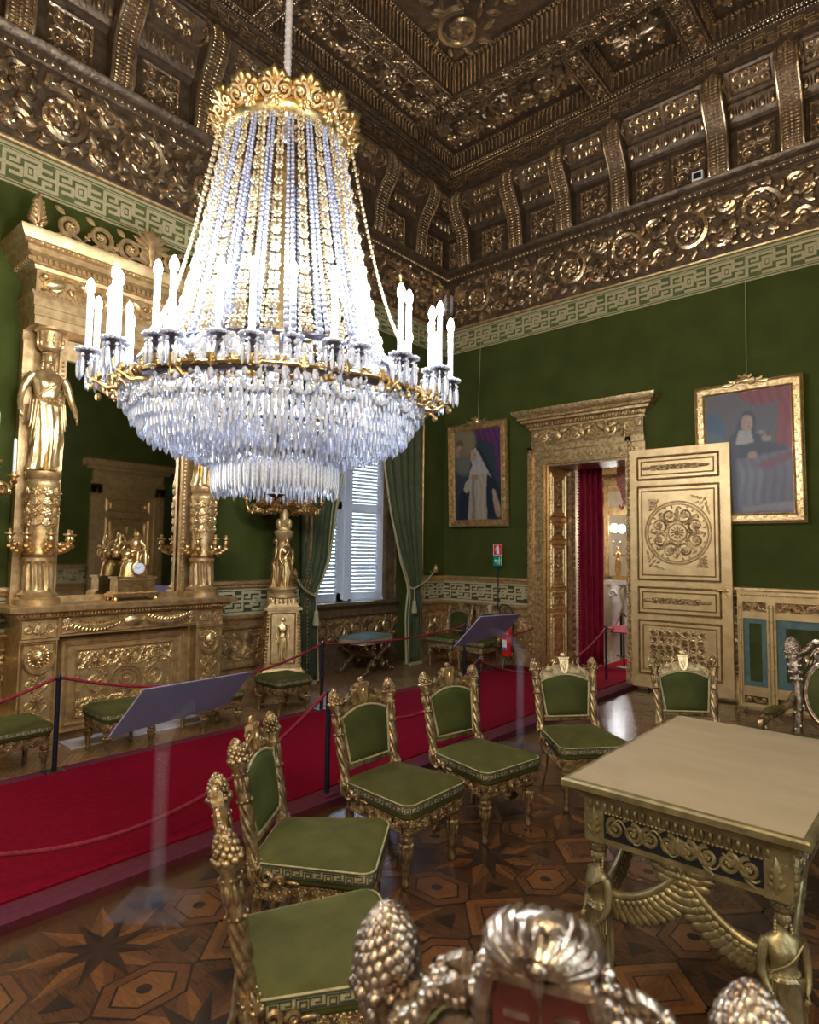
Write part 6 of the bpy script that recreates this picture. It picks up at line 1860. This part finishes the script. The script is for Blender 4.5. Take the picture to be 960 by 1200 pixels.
mb.push(mx((-.2, 0, .10))); statue(mb, .62, 'in'); mb.pop(); mb.push(mx((.15, 0, .10), (-1, 0, 0), (0, -1, 0))); statue(mb, .52, 'in'); mb.pop(); mb.push(mx((.45, 0, .10))); statue(mb, .7, 'down'); mb.pop()
mb.build('figures', M['ormolu'], t, smooth=70)
mb = MB()
for i in range(6):
    mb.tube([(-.3 + i * .17, 0, .55), (-.3 + i * .17, 0, .80)], .012, 6); mb.ell((-.3 + i * .17, 0, .82), (.03, .03, .015))
    mb.tube([(.15, 0, .5), (-.3 + i * .17, 0, .55)], .014, 6)
mb.build('candle_sockets', M['ormolu'], t)
t = thing('wall_mirror', 'tall silvery wall mirror with dark frame above the marble chimneypiece', 'mirror', (1.15, 6.12, 1.15))
mb = MB(); mb.bx(-1.1, 1.1, -.01, .02, 0, 2.1); mb.build('mirror_glass', M['mirror'], t, smooth=0)
mb = MB(); mb.bx(-1.2, -1.1, -.04, .03, 0, 2.2); mb.bx(1.1, 1.2, -.04, .03, 0, 2.2); mb.bx(-1.1, 1.1, -.04, .03, 2.1, 2.2); mb.build('mirror_frame', M['gold'], t, smooth=0)
t = thing('bracket_lamp', 'bright white glass lamp glowing before the mirror in the next room', 'lamp', (.27, 5.9, 2.2))
mb = MB(); mb.tube([(0, .15, .1), (0, .08, -.02), (0, 0, -.05)], .012, 6); mb.lathe([(.02, -.08), (.05, -.06), (.03, -.03)], 12); mb.build('bracket', M['ormolu'], t)
mb = MB(); mb.ell((0, 0, .05), (.09, .09, .10), 0, 16, 10)
LG = mat('lit lamp glass', (1, 1, 1), .3, emit=(.95, .97, 1.), estr=14.)
mb.build('glass_globe', LG, t, smooth=80)
t = thing('folded_sign_board', 'small red tilted sign board on a stand in the doorway', 'sign', (2.55, .85, .055))
mb = MB(); mb.lathe([(.10, .0), (.10, .01), (.012, .015), (.012, .50), (0, .505)], 14); mb.build('stand', M['iron'], t)
mb = MB(); mb.push(mx((0, 0, .52), (1, .2, 0), (-.2, .9, .3))); mb.bx(-.19, .19, -.12, .12, 0, .012); mb.build('board', M['curtain_red'], t, smooth=0)

sb = thing('motion_sensor', 'small black sensor box with pale rim on the cornice ledge at right', 'sensor', (3.95, -.215, 6.07))
mb = MB(); mb.bx(-.06, .06, -.03, .03, 0, .11); mb.build('housing', M['white'], sb, smooth=0)
mb = MB(); mb.bx(-.045, .045, -.034, -.03, .02, .09); mb.lathe([(.012, .0), (.012, .01), (0, .012)], 10, (0, 0, .11)); mb.build('lens_window', M['black'], sb, smooth=0)
# opposite doorway that the mirror shows
d2 = struct('door_2')
TO = mx((W, -1.15, 0), (0, -1, 0), (0, 0, 1))
mb = MB(); mb.push(TO)
mb.bx(-.85, -.62, 0, 3.1, 0, .06); mb.bx(.62, .85, 0, 3.1, 0, .06); mb.bx(-.85, .85, 2.88, 3.15, 0, .06); mb.bx(-.82, .82, 3.15, 3.42, 0, .05); mb.bx(-.95, .95, 3.42, 3.50, 0, .12); mb.bx(-1.05, 1.05, 3.50, 3.64, 0, .2)
rinceau(mb, -.78, .78, 3.19, 3.38, 6, .03); beads(mb, (-.74, .1, .06), (-.74, 3.0, .06), .06, .02); beads(mb, (.74, .1, .06), (.74, 3.0, .06), .06, .02)
mb.build('door_frame', M['gold'], d2, smooth=0)
mb = MB(); mb.push(TO); mb.bx(-.62, .62, 0, 2.88, -.02, .02)
for v0, v1 in ((.15, .8), (.92, 1.2), (1.32, 2.35), (2.48, 2.78)): rect_frame(mb, -.52, .52, v0, v1, .05, .025, .02); rect_frame(mb, -.42, .42, v0 + .09, v1 - .09, .03, .02, .02)
t_ = np.linspace(0, 2 * pi, 40); mb.tube(np.stack([.36 * np.cos(t_), 1.83 + .36 * np.sin(t_), np.full(40, .025)], 1), .02, 6, False)
for i in range(8): acanthus(mb, .08 * cos(i * .785), 1.83 + .08 * sin(i * .785), i * .785, .25, .12, .02, 4, .02)
mb.build('door_leaf', M['gold'], d2, smooth=30)
dado(wo, mx((W, 0, 0), (0, -1, 0), (0, 0, 1)), 2.05, 7.0, carve=False)
# ------------------------------------------------------------------ chandelier
KC = .80                                        # the body is drawn at 1:1 below and set to this size
CX, CY_, CZ = 3.156, -5.629, 1.95
ch = thing('crystal_chandelier', 'huge crystal chandelier with a ring of lit candles hanging over the red carpet', 'chandelier', (CX, CY_, 1.88))
ch.scale = (KC, KC, KC)
def hz(z): return z - CZ
ANG = radians(53.6)
def ep(phi, a, b):
    x, y = a * cos(phi), b * sin(phi)
    return np.array((x * cos(ANG) - y * sin(ANG), x * sin(ANG) + y * cos(ANG), 0))
RA, RBB = 1.29, .80
mb = MB()
n = 88
mb.tube([(0, 0, hz(4.7)), (0, 0, (7.84 - 1.88) / KC)], .026, 8)
for i in range(n): mb.ell((0, 0, hz(4.75 + i * .052)), (.032, .032, .022), 0, 6, 4)
mb.build('suspension_rod', M['marble'], ch)
mb = MB()
mb.lathe([(.415, hz(4.60)), (.445, hz(4.61)), (.47, hz(4.66)), (.475, hz(4.70)), (.455, hz(4.745)), (.47, hz(4.755)), (.47, hz(4.775)), (.42, hz(4.78)), (.41, hz(4.6))], 48, caps=False)
for i in range(16):
    a = 2 * pi * i / 16
    mb.push(mx((.472 * cos(a), .472 * sin(a), hz(4.69)), (-sin(a), cos(a), 0), (0, 0, 1))); flower(mb, 0, 0, .055, .03, 7); mb.pop()
for k in range(4):
    a = k * pi / 2; mb.tube([(0, 0, hz(4.78)), (.45 * cos(a), .45 * sin(a), hz(4.72))], .014, 6)
cb = mb.build('crown_band', M['ormolu'], ch, smooth=60)
def crown_leaf():
    mb = MB(); mb.push(mx((0, 0, 0), (0, 1, 0), (.72, 0, .70)))
    for i in range(7):
        a = pi / 2 + (i - 3) * .42
        leaf(mb, 0, .0, a, .175 - .012 * abs(i - 3), .085, .03, 0, 8, 5)
    for s in (-1, 1): spiral(mb, s * .062, .035, .062, 1.7, pi / 2, s, .018, z=.035, k=6)
    mb.ell((0, .03, .03), (.03, .035, .025))
    return mb.build('crown_leaf', M['ormolu'], ch, smooth=60)
c0 = crown_leaf()
for i in range(14):
    o = c0 if i == 0 else c0.copy()
    if i: COL.objects.link(o)
    a = 2 * pi * i / 14 + .1
    o.location = (.455 * cos(a), .455 * sin(a), hz(4.735)); o.rotation_euler[2] = a
# strands: crystal chains and amber rosette garlands, alternating round the waisted body
NS = 44
zp = [4.72, 4.56, 4.2, 3.8, 3.48, 3.15, 2.98]; rp = [.425, .45, .515, .59, .655, .735, .79]
def rr(z): return float(np.interp(-z, [-q for q in zp], rp))
def strand(kind):
    mb = MB(); z = 4.64; k = 0
    while z > 3.0:
        r = rr(z); w = .44 * 2 * pi * r / NS
        if kind == 0:
            h = .015 + .010 * (4.64 - z) / 1.64
            mb.ell((r, w * .46, z - CZ), (.013, w * .46, h), 0, 6, 4); mb.ell((r, -w * .46, z - CZ - h * .5), (.013, w * .46, h), 0, 6, 4)
            z -= h * 1.9
        else:
            if k % 3 == 0:
                for q in range(6):
                    a = q * pi / 3
                    mb.ell((r + .01, w * .62 * cos(a), z - CZ + w * .62 * sin(a) - w * .3), (.012, w * .34, w * .34), 0, 6, 4)
                mb.ell((r + .02, 0, z - CZ - w * .3), (.010, w * .3, w * .3), 0, 6, 4); z -= w * 1.9
            else:
                for s in (-1, 1): mb.ell((r, s * w * .45, z - CZ), (.012, w * .42, .014), 0, 6, 4)
                z -= .028
        k += 1
    return mb.build('crystal_strand' if kind == 0 else 'amber_strand', M['bead'] if kind == 0 else M['bead_gold'], ch, smooth=80)
st = (strand(0), strand(1))
for i in range(NS):
    o = st[i % 2] if i < 2 else st[i % 2].copy()
    if i > 1: COL.objects.link(o)
    o.rotation_euler[2] = 2 * pi * i / NS
# looped gilt chains from the crown to the candle ring
NA = 32
def chain(phi):
    e = ep(phi, RA * .80, RBB * .86); a = math.atan2(e[1], e[0]); s = np.array((.50 * cos(a), .50 * sin(a), hz(4.66))); e = e + (0, 0, hz(2.98))
    mb = MB(); t = np.linspace(0, 1, 58)
    P = s + (e - s) * t[:, None]; P[:, 2] -= .30 * np.sin(pi * t)
    for p in P: mb.ell(p, (.013, .013, .020), 0, 6, 4)
    mb.build('gilt_chain', M['bead_gold'], ch, smooth=80)
for i in range(8): chain(2 * pi * (i + .5) / 8 + .2)
# rings that carry the arms and fringes
mb = MB()
for a, b, z, r in ((.84, .74, 2.97, .020), (1.06, .80, 2.72, .022), (.98, .74, 2.60, .014), (.46, .46, 2.28, .018), (.80, .62, 2.46, .012)):
    t = np.linspace(0, 2 * pi, 73); mb.tube([ep(q, a, b) + (0, 0, hz(z)) for q in t], r, 7, False)
for i in range(16):
    q = 2 * pi * i / 16
    mb.tube([ep(q, .84, .74) + (0, 0, hz(2.97)), ep(q, 1.0, .80) + (0, 0, hz(2.86)), ep(q, 1.06, .80) + (0, 0, hz(2.72))], .012, 6)
    mb.tube([ep(q, 1.06, .8) + (0, 0, hz(2.72)), ep(q, .8, .62) + (0, 0, hz(2.46)), ep(q, .46, .46) + (0, 0, hz(2.28))], .010, 6)
mb.build('ring_frame', M['silver_dark'], ch)
mb = MB()
mb.tube([ep(q, 1.08, .82) + (0, 0, hz(2.75)) for q in np.linspace(0, 2 * pi, 73)], .014, 6, False)
for i in range(48):
    q = 2 * pi * i / 48; p = ep(q, 1.08, .82); a = math.atan2(p[1], p[0])
    mb.push(mx(tuple(p + (0, 0, hz(2.74))), (-sin(a), cos(a), 0), (0, 0, 1)))
    if i % 2: acanthus(mb, 0, -.03, pi / 2, .12, .09, .02, 4)
    else:
        for s in (-1, 1): spiral(mb, s * .03, .02, .034, 1.5, pi / 2, s, .010)
    mb.pop()
mb.build('gilt_gallery', M['ormolu'], ch)
# candle arms
def arm(phi, lng, drop):
    e = ep(phi, RA * lng, RBB * lng) + (0, 0, hz(2.90 - drop)); b = ep(phi, .92, .74) + (0, 0, hz(2.80))
    d = e - b; d[2] = 0; L = np.linalg.norm(d); d /= max(L, 1e-6); s = np.array((-d[1], d[0], 0))
    mb = MB()
    P = [b, b + d * L * .3 + (0, 0, -.10), b + d * L * .65 + (0, 0, -.12), b + d * L * .95 + (0, 0, -.05), e + (0, 0, -.04)]
    mb.tube(P, [.018, .017, .015, .014, .012], 7)
    mb.push(mx(tuple(b + d * L * .5 + (0, 0, -.06)), d, (0, 0, 1))); spiral(mb, 0, 0, .07, 1.5, pi, 1, .015); mb.pop()
    for k in range(6):
        q = b + d * L * (.15 + .16 * k) + (0, 0, -.08 + .03 * (-1) ** k); mb.ell(q + s * .025 * (-1) ** k, (.026, .022, .03), 0, 7, 5)
    ar = mb.build('candle_arm', M['ormolu'], ch)
    mb = MB(); mb.lathe([(.008, -.10), (.022, -.08), (.014, -.05), (.03, -.035), (.034, -.025), (.016, -.012), (.026, .0), (.052, .014), (.054, .02), (.02, .024), (.02, .03), (0, .03)], 16, tuple(e))
    mb.build('candle_cup', M['silver_dark'], ar)
    mb = MB()
    for k in range(12):
        a = 2 * pi * k / 12; mb.ell(e + np.array((.062 * cos(a), .062 * sin(a), .022)), (.022, .018, .014), a, 6, 4)
    for k in range(7):
        a = 2 * pi * k / 7; p = e + np.array((.055 * cos(a), .055 * sin(a), 0))
        mb.ell(p + np.array((0, 0, -.02)), (.010, .010, .012), 0, 6, 4); mb.ell(p + np.array((0, 0, -.105)), (.014, .014, .072), 0, 6, 5)
    mb.build('bobeche_crystals', M['crystal'], ar, smooth=20)
    mb = MB(); mb.lathe([(.021, .03), (.020, .40), (.012, .405), (0, .405)], 12, tuple(e)); mb.build('candle', M['wax'], ar)
    mb = MB(); mb.lathe([(.010, .405), (.024, .425), (.028, .45), (.022, .48), (.010, .505), (0, .515)], 12, tuple(e)); mb.build('candle_bulb', M['flame'], ar, smooth=80)
    return e
tips = []
for i in range(NA):
    ph = 2 * pi * (i + .3) / NA
    tips.append(arm(ph, 1.0 if i % 2 else .90, .0 if i % 2 else -.03))
# fringes of prisms
rng = np.random.RandomState(5)
def fringe(name, rows, stuff=True):
    mb = MB()
    V, F = sph(6, 5)
    for (a, b, z, L, step) in rows:
        n = int(2 * pi * math.sqrt((a * a + b * b) / 2) / step)
        for i in range(n):
            q = 2 * pi * (i + .4 * rng.rand()) / n
            p = ep(q, a, b) + (0, 0, hz(z) + rng.uniform(-.02, .02)); l = L * rng.uniform(.85, 1.1)
            mb.add(V * (.013, .013, .014) + p, F)
            mb.add(V * (.0155, .0155, l / 2) + p + (0, 0, -l / 2 - .012), F)
    o = mb.build(name, M['crystal'], ch, smooth=20)
    o['kind'] = 'stuff'
fringe('upper_crystal_fringe', [(1.04, .78, 2.68, .13, .036), (1.0, .76, 2.61, .13, .036), (.95, .72, 2.55, .14, .038)])
fringe('crystal_bowl_fringe', [(.88, .68, 2.49, .14, .040), (.80, .62, 2.46, .14, .040), (.72, .57, 2.43, .14, .040), (.64, .53, 2.40, .13, .038), (.56, .49, 2.37, .13, .036), (.50, .46, 2.34, .12, .034)])
fringe('lower_crystal_fringe', [(.45, .45, 2.27, .25, .030), (.41, .41, 2.23, .22, .032)])
mb = MB()
for i in range(900):                                   # swags of loose drops and beads between the rings
    q = rng.uniform(0, 2 * pi); t = rng.rand()
    a = .86 + .22 * t; b = .75 + .06 * t
    p = ep(q, a, b) + (0, 0, hz(2.97 - .26 * t - .03 * abs(sin(q * 12))))
    k = rng.uniform(.012, .026); mb.ell(p, (k, k, k * rng.uniform(1, 2)), q, 6, 4)
for i in range(24):
    q0 = 2 * pi * i / 24; q1 = q0 + 2 * pi / 24
    for t in np.linspace(0, 1, 12):
        mb.ell(ep(q0 + (q1 - q0) * t, 1.07, .81) + (0, 0, hz(2.70) - .12 * sin(pi * t)), (.017, .017, .017), 0, 6, 4)
o = mb.build('crystal_swags', M['crystal'], ch, smooth=20); o['kind'] = 'stuff'
mb = MB(); mb.lathe([(0, hz(1.99)), (.03, hz(2.0)), (.07, hz(2.02)), (.02, hz(2.04)), (.02, hz(2.12)), (.0, hz(2.13))], 14); mb.tube([(0, 0, hz(2.1)), (0, 0, hz(2.4))], .015, 6); mb.build('bottom_finial', M['silver_dark'], ch)
mb = MB(); mb.lathe([(.05, hz(2.3)), (.12, hz(2.36)), (.20, hz(2.42)), (.12, hz(2.5)), (.05, hz(2.6)), (.05, hz(4.6))], 24)
mb.build('inner_stem', M['ormolu'], ch)
# ------------------------------------------------------------------ light
def point(loc, e, col, r=.06):
    l = bpy.data.lights.new('lamp_or_fill_light', 'POINT'); l.energy = e; l.color = col; l.shadow_soft_size = r
    o = bpy.data.objects.new('lamp_or_fill_light', l); o.location = loc; COL.objects.link(o); return o  # serves real candles and lamps as well as added fills
def area(name, loc, rot, sx, sy, e, col):
    l = bpy.data.lights.new(name, 'AREA'); l.shape = 'RECTANGLE'; l.size = sx; l.size_y = sy; l.energy = e; l.color = col
    o = bpy.data.objects.new(name, l); o.location = loc; o.rotation_euler = rot; COL.objects.link(o); return o
for i in range(10):
    p = ep(2 * pi * (i + .5) / 10, RA * .97, RBB * .97)
    point((CX + p[0] * KC, CY_ + p[1] * KC, 1.6 + (3.42 - 1.6) * KC), 40, (.80, .88, 1.))
for i in range(5):                                  # added lights inside the bowl to brighten the crystal fringes
    p = ep(2 * pi * (i + .5) / 5, .62, .5)
    point((CX + p[0] * KC, CY_ + p[1] * KC, 1.6 + (2.78 - 1.6) * KC), 5, (.82, .89, 1.), .05)
# added fill lights with no window seen; bay_daylight alone is the real window's daylight
area('added_fill_light', (6.4, -10.35, 2.6), (radians(90), 0, 0), 4.0, 3.2, 80, (1., .86, .68))
area('added_fill_light', (.12, -8.6, 2.5), (radians(90), 0, radians(-90)), 1.6, 3.0, 90, (.80, .90, 1.))
area('bay_daylight', (-1.1, -1.65, 2.6), (radians(90), 0, radians(-90)), 1.6, 3.2, 900, (.62, .82, 1.))
area('added_fill_light', (8.5, -6.2, 2.6), (radians(90), 0, radians(90)), 1.8, 3.2, 75, (.74, .87, 1.))
# unseen windows made up to frame the added fill lights
def added_window(name, T, w, n):
    s = struct(name); mb = MB(); mb.push(T)
    for i in range(n + 1):
        x = -w / 2 + w * i / n; mb.bx(x - .06, x + .06, .9, 4.3, 0, .05)
    for z in (.9, 3.1, 4.25): mb.bx(-w / 2, w / 2, z, z + .09, 0, .05)
    mb.bx(-w / 2 - .2, w / 2 + .2, 4.34, 4.5, 0, .12)
    mb.build('window_frame', M['shutter'], s, smooth=0)
    mb = MB(); mb.push(T); mb.bx(-w / 2, w / 2, .95, 4.25, .005, .012); mb.build('window_pane', M['glass'], s, smooth=0)
added_window('added_window_2', mx((6.4, -D, 0), (-1, 0, 0), (0, 0, 1)), 4.0, 4)
added_window('added_window_3', mx((0, -8.6, 0), (0, 1, 0), (0, 0, 1)), 1.6, 2)
added_window('added_window_4', mx((W, -6.2, 0), (0, -1, 0), (0, 0, 1)), 1.8, 2)
# added warm fill lamp behind the camera, for the wall and ceiling
point((6.6, -8.4, 4.3), 450, (1., .80, .54), .5)
# next room
area('next_room_ceiling_lamp', (2.8, 3.4, 4.4), (0, 0, 0), 2.5, 2.5, 170, (1., .93, .85))
point((2.75, 1.9, 2.9), 60, (1., .84, .62), .15)  # added warm fill to brighten the door reveal
point((.40, 5.65, 2.25), 25, (1., 1., 1.), .09)
w = bpy.data.worlds.new('sky'); SC.world = w; w.use_nodes = True
w.node_tree.nodes['Background'].inputs['Color'].default_value = (.70, .84, 1., 1)
w.node_tree.nodes['Background'].inputs['Strength'].default_value = 3.0

# ------------------------------------------------------------------ camera
F_, yaw, pitch, roll, cxx, cyy = 737.349, .718278, .0669236, .0126579, 6.14198, -7.86385
f = np.array([-sin(yaw) * cos(pitch), cos(yaw) * cos(pitch), sin(pitch)])
r = np.array([cos(yaw), sin(yaw), 0.]); u = np.cross(r, f)
r2 = r * cos(roll) + u * sin(roll); u2 = -r * sin(roll) + u * cos(roll)
cam = bpy.data.cameras.new('camera'); co = bpy.data.objects.new('camera', cam); COL.objects.link(co)
m = Matrix(((r2[0], u2[0], -f[0], cxx), (r2[1], u2[1], -f[1], cyy), (r2[2], u2[2], -f[2], 1.6), (0, 0, 0, 1)))
co.matrix_world = m
cam.sensor_fit = 'HORIZONTAL'; cam.sensor_width = 36; cam.lens = 36 * F_ / 960; cam.clip_start = .05
cam.dof.use_dof = True; cam.dof.focus_distance = 5.5; cam.dof.aperture_fstop = 5.6
SC.camera = co
SC.view_settings.view_transform = 'Standard'
SC.view_settings.look = 'None'
SC.view_settings.gamma = 1
SC.view_settings.use_curve_mapping = False
SC.view_settings.exposure = .35
SC.cycles.max_bounces = 7; SC.cycles.diffuse_bounces = 3; SC.cycles.glossy_bounces = 4; SC.cycles.transmission_bounces = 6
SC.cycles.sample_clamp_indirect = 6; SC.cycles.use_denoising = True
SC.cycles.caustics_reflective = False; SC.cycles.caustics_refractive = False
bpy.context.view_layer.update()
